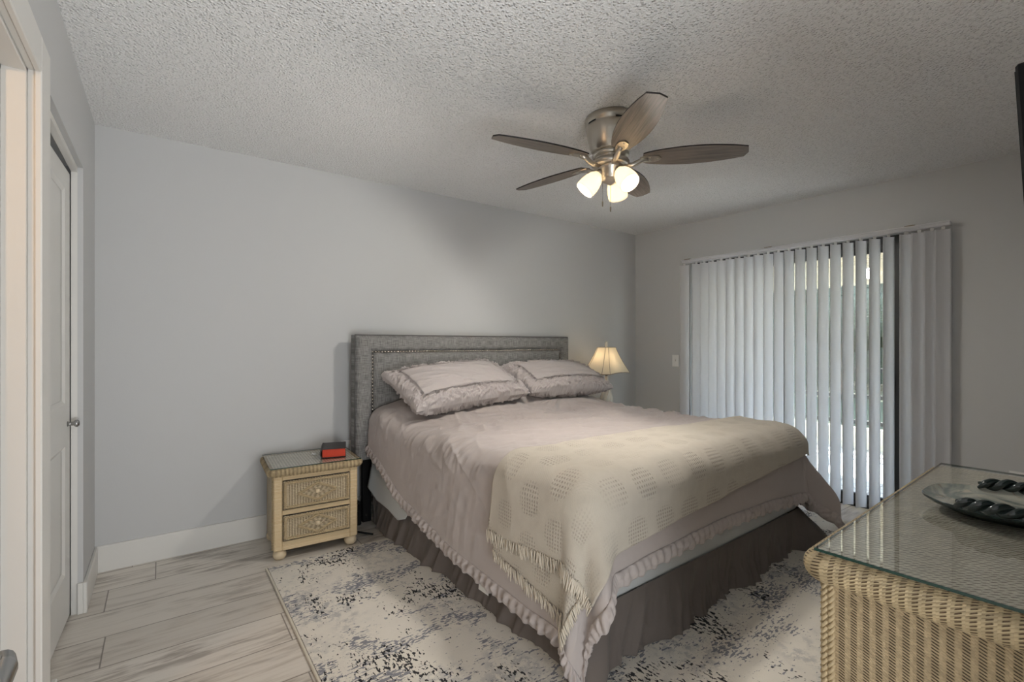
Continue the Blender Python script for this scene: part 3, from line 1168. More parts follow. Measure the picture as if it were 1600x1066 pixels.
def drape(p, q, off=0.0, fold=1.0, seed=0):
    """unfolded cloth coordinates (p across, q along) -> bed frame; off lifts the layer outward"""
    p = np.asarray(p, float); q = np.asarray(q, float)
    ix0, ix1, iy = CX0 + CR, CX1 - CR, CYF + CR
    dx = np.where(p < ix0, ix0 - p, np.where(p > ix1, p - ix1, 0.0))
    sx = np.where(p < ix0, -1.0, 1.0)
    dy = np.where(q < iy, iy - q, 0.0)
    e = np.hypot(dx, dy)
    nx = np.where(e > 1e-6, sx * dx / np.maximum(e, 1e-6), 0)
    ny = np.where(e > 1e-6, -dy / np.maximum(e, 1e-6), 0)
    bx = np.clip(p, ix0, ix1); by = np.maximum(q, iy)
    qa = CR * math.pi / 2
    r = CR + off
    arc = np.minimum(e, qa) / CR
    out = r * np.sin(arc)
    down = CR - r * np.cos(arc)
    ext = np.maximum(e - qa, 0)
    corner = np.where((dx > 0) & (dy > 0), np.clip(2 * dx * dy / np.maximum(e * e, 1e-9), 0, 1), 0)
    phi = np.arctan2(dy, np.maximum(dx, 1e-9))
    w = sm(e, .16, .55)
    # excess cloth at a corner gathers into soft cones
    out = out + fold * corner * w * (.055 + .05 * np.sin(phi * 7.0 + 1.2 + sx)) * (1 + .9 * (sx > 0))
    # gentle hang: hem swings out a little, with slow waves
    s_al = np.where(dx > dy, q, p)
    wav = .016 * (fbm(s_al * 4.5 + 9, e * 1.2, 31 + seed, 2) - .5) + .03 * (ridge(s_al * 3.1, e * .5 + 4, 41, 2) - .45)
    out = out + fold * ext * (.06 + 1.1 * wav)
    z = top_h(bx, by) - down - ext
    return np.stack([bx + nx * out, by + ny * out, z], -1)


def normals(P):
    du = np.gradient(P, axis=0); dv = np.gradient(P, axis=1)
    n = np.cross(du, dv)
    n /= np.linalg.norm(n, axis=-1, keepdims=True) + 1e-12
    return n


def ov(e_drop):
    """overhang length measured from the inner rectangle for a given drop below the top"""
    return e_drop + CR * (math.pi / 2 - 1)


def creases(p, q):
    """long soft creases on the comforter top, fanning from the far pillow toward the near edge"""
    ax = (q + .18 * p + .10 * np.sin(p * 2.1)) * 6.5
    warp = fbm(p * 1.3, q * 1.3, 61, 3) * 2.0
    c = ridge(ax + warp, p * 1.15 + 3, 71, 3) - .4
    mid = np.exp(-((q + .95) / .55) ** 2)
    fan_r = np.hypot(p - .55, q + .35)
    fan_a = np.arctan2(q + .35, p - .55)
    f = ridge(fan_a * 3.4, fan_r * .8, 81, 2) - .4
    fan = np.exp(-(fan_r / .5) ** 2) * sm(fan_r, .05, .2)
    big = fbm(p * 2.2, q * 2.6, 91, 3) - .5
    edge = sm(p, CX0 + .0, CX0 + .35)
    fine = ridge((q + .22 * p) * 15 + warp * 1.6, p * 1.6 + 5, 77, 2) ** 1.3 - .3
    cross = ridge((p - .5 * q) * 7 + warp, q * 2.2, 79, 2) - .4
    msk = .35 + .65 * sm(fbm(p * 1.7, q * 1.7, 83, 2), .35, .6)
    return .068 * mid * c * (.35 + .65 * edge) + .058 * fan * f + .026 * big + (.020 * fine + .034 * cross) * msk * (.20 + .80 * mid)


def comf_bounds():
    # hem line in unfolded coordinates
    def pl(q):
        z = np.interp(-q, [-.1, 0, .3, .73, 1.07, 1.36, 1.7, 2.4], [.50, .475, .385, .305, .235, .205, .18, .15])
        e = .735 - z + CR * (math.pi / 2 - 1)
        return CX0 + CR - e
    def pr(q):
        return CX1 - CR + ov(.40) + 0 * q
    def qf(p):
        z = np.interp(p, [-1.5, -.9, -.6, 0, .5, 1.0, 1.6], [.40, .385, .395, .400, .378, .335, .30])
        return CYF + CR - ov(0.722 - z)
    return pl, pr, qf


pl, pr, qf = comf_bounds()
nu, nv = 460, 420
S, T = np.meshgrid(np.linspace(0, 1, nu), np.linspace(0, 1, nv), indexing='ij')
Q = -.004 + (-.004 + 0) * T
QB = qf(np.linspace(-1.5, 1.6, nu))[:, None] * np.ones_like(T)
p0 = np.linspace(-1.5, 1.6, nu)[:, None] * np.ones_like(T)
for _ in range(3):
    Qv = -.018 + (qf(p0) + .018) * T
    p0 = pl(Qv) + (pr(Qv) - pl(Qv)) * S
Pm, Qm = p0, Qv
P = drape(Pm, Qm)
N = normals(P)
inn = sm(np.minimum(np.minimum(S, 1 - S) * 2.6, (1 - T) * 2.3), 0, .10)
hgt = creases(Pm, Qm)
topm = sm(P[..., 2], .55, .70)
small = .006 * (ridge(Pm * 9 + Qm * 3, Qm * 8, 15, 3) - .4)
P = P + N * ((hgt * (.25 + .75 * topm) + small) * (.3 + .7 * inn))[..., None] * np.where(N[..., 2:3].mean() > 0, 1, -1)
# where the throw lies the cloth under it stays smooth
comf = MB().grid(P, np.stack([Pm, Qm], -1), flip=bool(N[..., 2].mean() < 0)).build('comforter', 'comforter_cloth')
in_bed(comf)
tag(comf, 'taupe ruffled comforter spread over the king bed, hanging down its sides', 'comforter')
so = comf.modifiers.new('thickness', 'SOLIDIFY'); so.thickness = .014; so.offset = -1


# ruffle along left hem, foot hem and right hem
def ruffle(bound, width, amp, name, mat, parent, dens=1.0):
    B = np.array(bound)
    seg = np.hypot(*np.diff(B, axis=0).T)
    L = np.concatenate([[0], np.cumsum(seg)])
    n = int(L[-1] / .0042)
    s = np.linspace(0, L[-1], n)
    p = np.interp(s, L, B[:, 0]); q = np.interp(s, L, B[:, 1])
    k = 40
    tp = np.gradient(np.convolve(np.pad(p, k, 'edge'), np.ones(2 * k + 1) / (2 * k + 1), 'valid')); tq = np.gradient(np.convolve(np.pad(q, k, 'edge'), np.ones(2 * k + 1) / (2 * k + 1), 'valid'))
    nn = np.hypot(tp, tq) + 1e-9
    op, oq = tq / nn, -tp / nn          # outward from the cloth
    m_ = 12
    t = np.linspace(0, 1, m_)
    S2, T2 = np.meshgrid(s, t, indexing='ij')
    P2 = p[:, None] + op[:, None] * (T2 * width - .006)
    Q2 = q[:, None] + oq[:, None] * (T2 * width - .006)
    base = drape(P2, Q2)
    N2 = normals(base)
    ph = S2 * 2 * math.pi / (.044 / dens) + 5 * fbm(S2 * 7, T2 * .6, 5, 2)
    env = .45 + .8 * vnoise(S2 * 9, T2 * 0, 8)
    body = np.sin(np.clip(T2, 0, 1) * math.pi) ** .7
    cre = ridge(S2 * 30 * dens + 1.5 * T2, T2 * 1.1, 6, 2) - .35
    d = amp * env * (np.sin(ph) * (.30 * T2 + .55 * body) + 1.5 * cre * (body + .25 * T2)) + .006 * body
    sgn = 1.0
    cen = np.array((.05, -1.0, .4))
    out_dir = np.sign(np.sum(N2 * (base - cen), -1, keepdims=True).mean())
    P3 = base + N2 * out_dir * (d + .001)[..., None]
    P3[..., 2] += .006 * np.sin(ph * .5 + 1) * T2
    P3[..., 2] = np.maximum(P3[..., 2], .016)
    return MB().grid(P3, np.stack([S2, T2 * width], -1), flip=out_dir < 0).build(name, mat, parent)


left = list(zip(Pm[0, :], Qm[0, :])); foot = list(zip(Pm[:, -1], Qm[:, -1])); right = list(zip(Pm[-1, ::-1], Qm[-1, ::-1]))
rf = ruffle(left + foot[1:] + right[1:], .062, .0095, 'ruffle', 'comforter_cloth', comf)
s2 = rf.modifiers.new('thickness', 'SOLIDIFY'); s2.thickness = .003; s2.offset = 0
# care label sewn into the left hem
lab = drape(np.linspace(pl(np.array(-1.40)) - .03, pl(np.array(-1.40)) - .098, 6)[:, None] * np.ones((1, 6)), np.linspace(-1.335, -1.415, 6)[None, :] * np.ones((6, 1)), -.022)
cl = MB().grid(lab).build('care_label', 'plastic_white', comf)
cl['label'] = 'white sewn-in care label'

# sheet corner hanging out below the comforter near the headboard
ps = np.linspace(0, 1, 24)[:, None] * np.ones((1, 40)); qs = np.ones((24, 1)) * np.linspace(-.012, -.66, 40)[None, :]
zb = np.interp(-qs, [0, .08, .15, .35, .50, .60, .66], [.27, .235, .205, .20, .178, .215, .31])
X = MX0 - .026 - .008 * np.sin(qs * 9) - .030 * ps
Zs = .42 + (zb - .42) * ps
sh = MB().grid(np.stack([X, qs, Zs], -1), flip=True).build('bed_sheet', 'sheet_cloth')
in_bed(sh)
tag(sh, 'pale blue white sheet corner hanging below the comforter beside the nightstand', 'sheet')
s3 = sh.modifiers.new('thickness', 'SOLIDIFY'); s3.thickness = .004


# knitted throw across the foot, left end folded in two layers with fringe
def quad_cloth(cs, nu, nv, off, seed, wr_amp=.008):
    A, B, D, E = [np.array(c, float) for c in cs]   # A->B along u, A->E along v
    S, T = np.meshgrid(np.linspace(0, 1, nu), np.linspace(0, 1, nv), indexing='ij')
    PQ = (A * (1 - S[..., None]) + B * S[..., None]) * (1 - T[..., None]) + (E * (1 - S[..., None]) + D * S[..., None]) * T[..., None]
    p, q = PQ[..., 0], PQ[..., 1]
    P = drape(p, q, off, 1.0)
    N = normals(P)
    sg = 1 if N[..., 2].mean() > 0 else -1
    h = creases(p, q) * .55 * sm(P[..., 2], .55, .70) + wr_amp * (fbm(p * 5, q * 5, seed, 3) - .5) * 2 + wr_amp * 1.6 * (ridge(p * 2.2 + q, q * 4.0, seed + 3, 2) - .4)
    P = P + N * sg * h[..., None]
    return P, np.stack([p, q], -1), sg


throw = in_bed(thing('throw_blanket', 'cream knitted throw blanket with fringe across the foot of the bed', 'blanket', BED_LOC, BED_ROT))
ZB = CR * (math.pi / 2 - 1)
xl_in, y_in, xr_in = CX0 + CR, CYF + CR, CX1 - CR
A = (xl_in - .375, -1.455); Bc = (xr_in + .17, -1.66); Dc = (xr_in + .11, y_in - .20); Ec = (xl_in - .345, y_in - .33)
P, UV, sg = quad_cloth((A, Bc, Dc, Ec), 300, 110, .030, 12)
k1 = MB().grid(P, UV, flip=sg < 0).build('top_layer', 'knit', throw)
s4 = k1.modifiers.new('thickness', 'SOLIDIFY'); s4.thickness = .008; s4.offset = -1
A2 = (xl_in - .20, -1.475); B2 = (xl_in - .455, -1.490); D2 = (xl_in - .575, y_in - .135); E2 = (xl_in - .22, y_in - .33)
P, UV, sg = quad_cloth((A2, B2, D2, E2), 110, 130, .016, 17)
k2 = MB().grid(P, UV + .07, flip=sg < 0).build('under_layer', 'knit', throw)
s5 = k2.modifiers.new('thickness', 'SOLIDIFY'); s5.thickness = .006; s5.offset = -1


def fringe(pts, dirn, length, off, seed, parent):
    """short yarn strands hanging off a hem given in unfolded coordinates"""
    B = np.array(pts, float)
    seg = np.hypot(*np.diff(B, axis=0).T)
    L = np.concatenate([[0], np.cumsum(seg)])
    rr = random.Random(seed)
    mb = MB()
    s = 0.0
    while s < L[-1]:
        p = np.interp(s, L, B[:, 0]); q = np.interp(s, L, B[:, 1])
        ln = length * rr.uniform(.75, 1.2)
        a = rr.uniform(-.35, .35)
        d = np.array((dirn[0] - dirn[1] * a, dirn[1] + dirn[0] * a))
        ts = np.linspace(-.15, 1, 5)
        pp = p + d[0] * ln * ts + rr.uniform(-.003, .003); qq = q + d[1] * ln * ts
        pts3 = drape(pp, qq, off + rr.uniform(-.003, .010))
        pts3[:, 2] = np.maximum(pts3[:, 2], .02)
        mb.tube([tuple(k) for k in pts3], [.0018, .0025, .0027, .0023, .0012], 5)
        s += rr.uniform(.0030, .0050)
    return tag(mb.build('fringe', 'fringe_yarn', parent), kind='stuff')


fringe([A, Ec], (-.97, -.1), .046, .032, 3, throw)
fringe([B2, D2], (-.94, -.25), .042, .020, 4, throw)
fringe([D2, (D2[0] + (E2[0] - D2[0]) * .55, D2[1] + (E2[1] - D2[1]) * .55)], (-.55, -.83), .044, .020, 5, throw)


# pillows with shirred borders
def pillow(label, wx, dy, tz, seed, name='pillow'):
    t = thing(name, label, 'pillow', (0, 0, 0), 0, 'pillows on the bed')
    nu, nv = 300, 170
    U, V = np.meshgrid(np.linspace(-1, 1, nu), np.linspace(-1, 1, nv), indexing='ij')
    # pull corners out and edges in
    ex = wx / 2 * (1 - .045 * (1 - V ** 2)); ey = dy / 2 * (1 - .07 * (1 - U ** 2))
    au, av = np.abs(U), np.abs(V)
    prof = (np.clip(1 - au ** 3.0, 0, 1) ** .50) * (np.clip(1 - av ** 2.8, 0, 1) ** .50)
    d_edge = np.minimum((1 - au) * wx / 2, (1 - av) * dy / 2)
    bw = .085
    bord = 1 - sm(d_edge, bw - .012, bw + .012)
    # shirring runs across the border; along which axis depends on the nearest edge
    side = ((1 - au) * wx / 2) < ((1 - av) * dy / 2)
    al = np.where(side, V * dy / 2, U * wx / 2); ac = np.where(side, U, V)
    shir = ridge(al * 25 + 3 * fbm(U * 6, V * 6, seed, 2), ac * 7 + seed, seed + 1, 2) - .4
    shir2 = ridge(al * 61 + 2 * fbm(U * 9, V * 9, seed + 4, 2), ac * 11 + 3, seed + 5, 2) - .4
    soft = ridge(U * 2.2 + V * .6, V * 2.6 + U * .3, seed + 9, 3) - .4
    seam = -np.exp(-((d_edge - bw) / .006) ** 2) * .004
    objs = []
    for part, msk in (('cushion', d_edge >= bw - .02), ('shirred_border', d_edge <= bw + .004)):
        mb = MB()
        for s in (1, -1):
            base = np.stack([U * ex, V * ey, s * prof * tz / 2], -1)
            nn = normals(base) * s
            crin = np.clip(d_edge / .012, 0, 1)
            dsp = bord * crin * (.030 * shir + .012 * shir2) + (1 - bord) * .020 * soft * prof + seam * (prof > .05)
            P = base + nn * dsp[..., None]
            idx = np.arange(nu * nv).reshape(nu, nv)
            fm = msk[:-1, :-1] & msk[1:, :-1] & msk[1:, 1:] & msk[:-1, 1:]
            F = []
            for i, j in zip(*np.nonzero(fm)):
                q = (idx[i, j], idx[i + 1, j], idx[i + 1, j + 1], idx[i, j + 1])
                F.append(q if s > 0 else q[::-1])
            used = sorted({k for f in F for k in f})
            re = {k: n for n, k in enumerate(used)}
            Pf = P.reshape(-1, 3)
            mb.add(Pf[used], [tuple(re[k] for k in f) for f in F])
        objs.append(mb.build(part, 'sham_cloth', t))
    return t


def bedpt(x, y, z):
    c, s = math.cos(BED_ROT), math.sin(BED_ROT)
    return (BED_LOC[0] + c * x - s * y, BED_LOC[1] + s * x + c * y, z)


p1 = pillow('taupe pillow with shirred border at the left of the headboard', .98, .50, .225, 3)
p1.location = bedpt(-.385, -.265, .955); p1.rotation_euler = (R(25), R(-3), BED_ROT + R(3))
p2 = pillow('taupe pillow with shirred border at the right of the headboard, nearest the lamp', .94, .46, .225, 8)
p2.location = bedpt(.62, -.250, .955); p2.rotation_euler = (R(23), R(1), BED_ROT - R(1))

# ------------------------------------------------------------------ nightstand
def rope(pts, r, mb, pitch=.028, closed=False):
    """two strands twisted round a path"""
    P = np.array(pts, float)
    seg = np.linalg.norm(np.diff(P, axis=0), axis=1)
    L = np.concatenate([[0], np.cumsum(seg)])
    n = max(12, int(L[-1] / (pitch / 8)))
    s = np.linspace(0, L[-1], n)
    X = np.stack([np.interp(s, L, P[:, k]) for k in range(3)], -1)
    t = np.gradient(X, axis=0); t /= np.linalg.norm(t, axis=1, keepdims=True) + 1e-12
    up = np.array((.31, .9, .2)); up /= np.linalg.norm(up)
    a = np.cross(t, up); a /= np.linalg.norm(a, axis=1, keepdims=True) + 1e-9
    b = np.cross(t, a)
    for ph in (0, math.pi):
        w = 2 * math.pi * s / pitch + ph
        Q = X + r * .5 * (np.cos(w)[:, None] * a + np.sin(w)[:, None] * b)
        mb.tube([tuple(k) for k in Q], r * .55, 6)
    return mb


def nightstand(label):
    t = thing('nightstand', label, 'nightstand', (0, 0, 0), 0, 'wicker nightstands beside the bed')
    W, D, H0 = .47, .40, .535      # body width, depth, height; front faces -y
    w, d = W / 2, D / 2
    z0, z1 = .055, .487
    # case
    mb = MB().box((-w + .006, -d + .012, z0), (w - .006, d, z1))
    mb.build('case', 'wicker_fine', t)
    # posts and rails in wrapped rattan
    for x in (-w + .024, w - .024):
        MB().box((x - .024, -d - .002, z0), (x + .024, -d + .03, z1), bevel=.006).build('front_post', 'rattan_wrap', t)
    for (a, b) in ((z0, z0 + .055), (.257, .289), (z1 - .03, z1)):
        MB().box((-w + .046, -d, a), (w - .046, -d + .02, b), bevel=.004).build('front_rail', 'rattan_wrap', t)
    for s in (-1, 1):
        mb = MB()
        rope([(s * (w - .001), -d + .035, z0 + .005), (s * (w - .001), -d + .035, z1)], .009, mb)
        mb.build('corner_braid', 'braid', t)
    # drawers
    for (a, b) in ((z0 + .055, .257), (.289, z1 - .03)):
        mb = MB()
        x0, x1 = -w + .050, w - .050
        c = (a + b) / 2
        V = [(x0, -d - .004, a + .004), (x1, -d - .004, a + .004), (x1, -d - .004, b - .004), (x0, -d - .004, b - .004)]
        n = 24
        gx = np.linspace(x0, x1, 60); gz = np.linspace(a + .004, b - .004, 30)
        X, Z = np.meshgrid(gx, gz, indexing='ij')
        lz = np.abs(X) / .125 + np.abs(Z - c) / .062
        Y = -d - .006 - .006 * sm(-lz, -1.05, -.85)
        mb.grid(np.stack([X, Y, Z], -1), np.stack([X, Z - c], -1))
        mb.box((x0, -d - .004, a + .004), (x1, -d + .02, b - .004))
        dr = mb.build('drawer', 'wicker_drawer', t)
        mb = MB()
        q = [(x0 + .010, a + .014), (x1 - .010, a + .014), (x1 - .010, b - .014), (x0 + .010, b - .014), (x0 + .010, a + .014)]
        rope([(x, -d - .010, z) for x, z in q], .0085, mb, .022)
        mb.build('braid_border', 'braid', dr)
        mb = MB()
        ll = [(0, .050), (.105, 0), (0, -.050), (-.105, 0), (0, .050)]
        rope([(x, -d - .013, c + z) for x, z in ll], .008, mb, .02)
        mb.build('lozenge_braid', 'braid', dr)
        mb = MB()
        mb.lathe([(0, .016), (.008, .0155), (.013, .010), (.014, 0)], 16, M4=Matrix.Translation((0, -d - .013, c)) @ Matrix.Rotation(R(90), 4, 'X'))
        mb.build('knob', 'rattan', dr)
        # dark reveal around the drawer front
        mb = MB()
        mb.tube([(x0 - .002, -d - .002, a + .001), (x1 + .002, -d - .002, a + .001), (x1 + .002, -d - .002, b - .001), (x0 - .002, -d - .002, b - .001)], .0022, 6, closed=True)
        mb.build('reveal', 'dark_void', dr)
    # rolled top edge
    mb = MB()
    ring = []
    rx, ry, rc = w + .012, d + .006, .03
    for (cx, cy, a0) in ((rx - rc, -ry + rc, -90), (rx - rc, ry - rc, 0), (-rx + rc, ry - rc, 90), (-rx + rc, -ry + rc, 180)):
        for k in range(7):
            a = R(a0 + 15 * k)
            ring.append((cx + rc * math.cos(a), cy + rc * math.sin(a), .507))
    # fine stations so the wraps follow the straight runs
    fine = []
    for i in range(len(ring)):
        a, b = np.array(ring[i]), np.array(ring[(i + 1) % len(ring)])
        m_ = max(1, int(np.linalg.norm(b - a) / .004))
        fine += [tuple(a + (b - a) * k / m_) for k in range(m_)]
    rad = [.0235 + .0016 * math.sin(k * 2 * math.pi / 4.5) for k in range(len(fine))]
    mb.tube(fine, rad, 14, closed=True)
    rt = mb.build('rolled_edge', 'wicker_roll', t)
    MB().box((-w - .004, -d + .012 - .02, .490), (w + .004, d - .004, .527)).build('top', 'wicker_top', t)
    g = MB()
    g.box((-w - .020, -d - .014, .5300), (w + .020, d + .014, .5355), bevel=.001)
    go = g.build('glass_top', ['table_glass', 'glass_edge'], t)
    for p in go.data.polygons:
        if abs(p.normal.z) < .9:
            p.material_index = 1
    for x in (-w + .035, w - .035):
        for y in (-d + .035, d - .035):
            MB().lathe([(.012, 0), (.028, .004), (.036, .018), (.037, .032), (.030, .048), (.018, .056)], 20, center=(x, y, 0)).build('bun_foot', 'rattan', t)
    return t


ns = nightstand('natural wicker nightstand with glass top and two drawers left of the bed')
ns.location = (.762, 3.185, 0); ns.rotation_euler = (0, 0, R(-3.5))
ns2 = dup(ns)
ns2.location = (3.53, 3.175, 0); ns2.rotation_euler = (0, 0, 0)
tag(ns2, 'natural wicker nightstand standing right of the bed under the lit table lamp', 'nightstand')

# book with red page edges
bk = thing('book', 'thick dark book with red page edges lying on the wicker nightstand', 'book', (.898, 3.165, .5358), R(-17))
w, d, h = .072, .104, .056
MB().box((-w + .006, -d + .005, .004), (w - .004, d - .005, h - .004)).build('page_block', 'book_pages', bk)
mb = MB()
mb.box((-w, -d, 0), (w, d, .004), bevel=.0015); mb.box((-w, -d, h - .004), (w, d, h), bevel=.0015)
n = 10
pr_ = [(-w - .010 * math.sin(math.pi * k / n), h * k / n) for k in range(n + 1)]
pr2 = [(x + .006, z) for x, z in pr_[::-1]]
prism(pr_ + pr2, -d, d, axis=1, mb=mb)
mb.build('cover', 'book_cover', bk)
mb = MB()
mb.tube([(-.016, 0, .005), (-.004, .012, .006), (.010, .006, .005), (.008, -.010, .005), (-.006, -.012, .006), (-.012, .002, .012)], .0032, 8)
tr = mb.build('earphone_cable', 'plastic_white')
tr.location = (.788, 3.215, .5358)
tag(tr, 'tiny coil of white cable on the nightstand left of the dark book', 'cable')

# cords in the gap between nightstand and bed
mb = MB()
mb.tube([(1.06, 3.422, .48), (1.055, 3.405, .44), (1.07, 3.40, .30), (1.05, 3.405, .12), (1.02, 3.40, .012), (1.022, 3.16, .010), (1.10, 3.02, .018)], .006, 8)
tag(mb.build('power_cable', 'black_plastic'), 'black power cable dropping to the floor between nightstand and bed', 'cable')
pb = thing('power_strip', 'black power block on the floor in the gap between nightstand and bed', 'power strip', (1.075, 3.32, 0), 0)
MB().box((-.035, -.06, .0), (.035, .06, .16), bevel=.008).build('housing', 'black_plastic', pb)
MB().box((-.024, -.065, .10), (.024, -.058, .14), bevel=.003).build('socket_face', 'black_gloss', pb)

# ------------------------------------------------------------------ table lamp on the far nightstand
tl = thing('table_lamp', 'cream table lamp with flared panel shade, lit, beside the far end of the bed', 'lamp', (3.446, 3.17, .5358), R(12))
mb = MB()
mb.lathe([(0, 0), (.075, 0), (.078, .012), (.060, .022), (.035, .032), (.028, .05), (.045, .09), (.058, .14), (.055, .20), (.036, .26), (.024, .30), (.030, .32), (.018, .34), (.016, .40)], 28)
mb.build('base', 'lamp_cream', tl)
mb = MB()
for k in range(8):
    pts = [((.060 - .03 * abs(z - .17) / .14) * math.cos(a), (.060 - .03 * abs(z - .17) / .14) * math.sin(a), z) for z in np.linspace(.05, .31, 24) for a in [k * math.pi / 4 + z * 7]]
    mb.tube(pts, .006, 6)
mb.build('lattice', 'lamp_cream', tl)
# shade: rectangular bell with cut corners
def shade_outline(hx, hy, c):
    return [(hx - c, -hy), (hx, -hy + c), (hx, hy - c), (hx - c, hy), (-hx + c, hy), (-hx, hy - c), (-hx, -hy + c), (-hx + c, -hy)]


zs = np.linspace(0, 1, 12)
rings = []
for t_ in zs:
    f = .5 * (t_ ** 1.55) + .5 * t_        # flares to the bottom
    hx = .088 + (.242 - .088) * f; hy = .062 + (.150 - .062) * f; c = .020 + .035 * f
    z_ = .675 - .247 * t_
    o = shade_outline(hx, hy, c)
    rr = []
    for i in range(8):
        a, b = np.array(o[i]), np.array(o[(i + 1) % 8])
        for k in range(4):
            s = k / 4
            p = a + (b - a) * s
            sag = .010 * math.sin(math.pi * s) * t_ ** 6 if np.linalg.norm(b - a) > .1 else 0
            rr.append((p[0], p[1], z_ + sag))
    rings.append(rr)
P = np.array(rings)
P = np.concatenate([P, P[:, :1]], 1)
shd = MB().grid(P, flip=True).build('shade', 'shade_silk', tl)
for f in shd.data.polygons:
    f.use_smooth = False
mb = MB()
for i in range(0, 32, 4):
    mb.tube([tuple(P[k, i]) for k in range(12)], .0024, 6)
mb.tube([tuple(p) for p in P[0, :-1]], .003, 6, closed=True)
mb.tube([tuple(p) for p in P[-1, :-1]], .0045, 6, closed=True)
mb.build('trim', 'shade_trim', shd)
mb = MB()
mb.tube([(0, 0, .40), (0, 0, .45)], .012, 10)
for s in (-1, 1):
    mb.tube([(0, s * .01, .43), (0, s * .055, .50), (0, s * .05, .62), (0, 0, .676)], .0022, 6)
for a in (0, math.pi / 2):
    mb.tube([(-.085 * math.cos(a), -.06 * math.sin(a), .674), (.085 * math.cos(a), .06 * math.sin(a), .674)], .0022, 6)
mb.build('harp', 'brass_dull', tl)
mb = MB()
mb.tube([(.016 * math.cos(a), 0, .703 + .026 * math.sin(a)) for a in np.linspace(0, 2 * math.pi, 20)[:-1]], .0065, 8, closed=True)
mb.build('finial', 'lamp_cream', tl)
MB().lathe([(.012, -.03), (.028, .0), (.030, .02), (.018, .042), (0, .05)], 16, center=(0, 0, .49)).build('bulb', 'bulb_glow', tl)
TL = lamp('table_lamp_light', 'POINT', (3.455 - .05, 3.15 + .03, .5358 + .55), .7, (1, .74, .45), size=.03)

# ------------------------------------------------------------------ ceiling fan
FC = (1.92, 1.736)
fan = thing('ceiling_fan', 'brushed nickel hugger ceiling fan with five grey wood blades and three lit shades', 'fan', (FC[0], FC[1], HC), 0)
mb = MB()
mb.lathe([(0, 0), (.128, 0), (.133, -.008), (.133, -.036), (.128, -.040), (.128, -.052), (.129, -.056), (.122, -.10), (.110, -.150), (.100, -.178), (.092, -.186), (0, -.186)], 48)
mb.build('motor_housing', 'nickel', fan)
mb = MB()
for k in range(5):
    a0 = k * 2 * math.pi / 5 + .3
    P = np.array([[((.1300) * math.cos(a0 + s), (.1300) * math.sin(a0 + s), z) for z in (-.050, -.042)] for s in np.linspace(0, .45, 8)])
    mb.grid(P, flip=False)
mb.build('vent_slot', 'dark_void', fan)
mb = MB()
mb.lathe([(.088, -.186), (.096, -.192), (.096, -.206), (.088, -.212), (.082, -.214), (.082, -.222), (.092, -.226), (.098, -.236), (.098, -.250), (.088, -.258), (.0, -.260)], 48)
mb.build('flywheel', 'nickel', fan)
mb = MB()
mb.lathe([(.066, -.256), (.068, -.270), (.060, -.276), (.058, -.318), (.050, -.332), (.028, -.342), (.012, -.352), (0, -.354)], 40)
mb.build('light_kit', 'nickel', fan)


def blade_outline():
    L0, L1 = .165, .668
    xs = np.linspace(0, 1, 26)
    def half(t):
        return .040 + .040 * math.sin(math.pi * min(t / .98, 1)) ** .75 * (1 - .12 * t) + .004 * t
    up = [(L0 + (L1 - L0) * t * (1 if t < 1 else 1), half(t)) for t in xs]
    dn = [(x, -y) for x, y in up[::-1]]
    tip = [(L1 + .014, .006)]
    return up + tip + dn


def make_blade():
    ol = blade_outline()
    n = len(ol)
    mb = MB()
    t = .0035
    V = [(x, y, -t) for x, y in ol] + [(x, y, t) for x, y in ol]
    F = [tuple(range(n))[::-1] if False else tuple(range(n)), tuple(range(n, 2 * n))[::-1]]
    # outline runs clockwise seen from above: orient by hand
    UV = [[(x, y) for x, y in ol], [(x, y) for x, y in ol][::-1]]
    mb.add(V, F, UV, 0, False)
    S, US = [], []
    for i in range(n):
        j = (i + 1) % n
        S.append((i, n + i, n + j, j)); US.append([(0, 0)] * 4)
    mb.add(V, S, US, 1, False)
    b = mb.build('blade', ['blade_wood', 'blade_edge'], fan)
    # blade iron: arm from the flywheel ending in a tongue under the blade
    mb = MB()
    pts = [(.070, 0, -.036), (.110, 0, -.036), (.135, 0, -.026), (.160, 0, -.0125), (.19, 0, -.0095)]
    mb.tube(pts, [.012, .013, .014, .013, .010], 10, up=(0, 1, 0))
    tongue = [(.150, .016), (.178, .026), (.215, .028), (.243, .022), (.258, 0), (.243, -.022), (.215, -.028), (.178, -.026), (.150, -.016)]
    prism(tongue, -.0105, -.0036, axis=2, mb=mb)
    for (x, y) in ((.20, .014), (.20, -.014), (.238, 0)):
        mb.lathe([(.005, 0), (.004, -.003), (0, -.004)], 10, center=(x, y, -.0105))
    mb.build('blade_iron', 'nickel', b)
    return b


b0 = make_blade()
for k, a in enumerate((-122.5, -47.0, 24.0, 98.0, 169.5)):
    b = b0 if k == 0 else dup(b0, fan)
    b.location = (0, 0, -.222)
    b.rotation_euler = Matrix.Rotation(R(a), 3, 'Z').to_euler() if False else (Matrix.Rotation(R(a), 3, 'Z') @ Matrix.Rotation(R(-11), 3, 'X')).to_euler()


def glass_cup():
    # frosted bell, mouth down along -z, neck at 0
    prof_o = [(.020, .004), (.026, -.004), (.040, -.026), (.049, -.052), (.053, -.080), (.0535, -.104), (.052, -.118)]
    prof_i = [(r - .003, z) for r, z in prof_o[::-1]]
    return MB().lathe(prof_o + prof_i, 32)


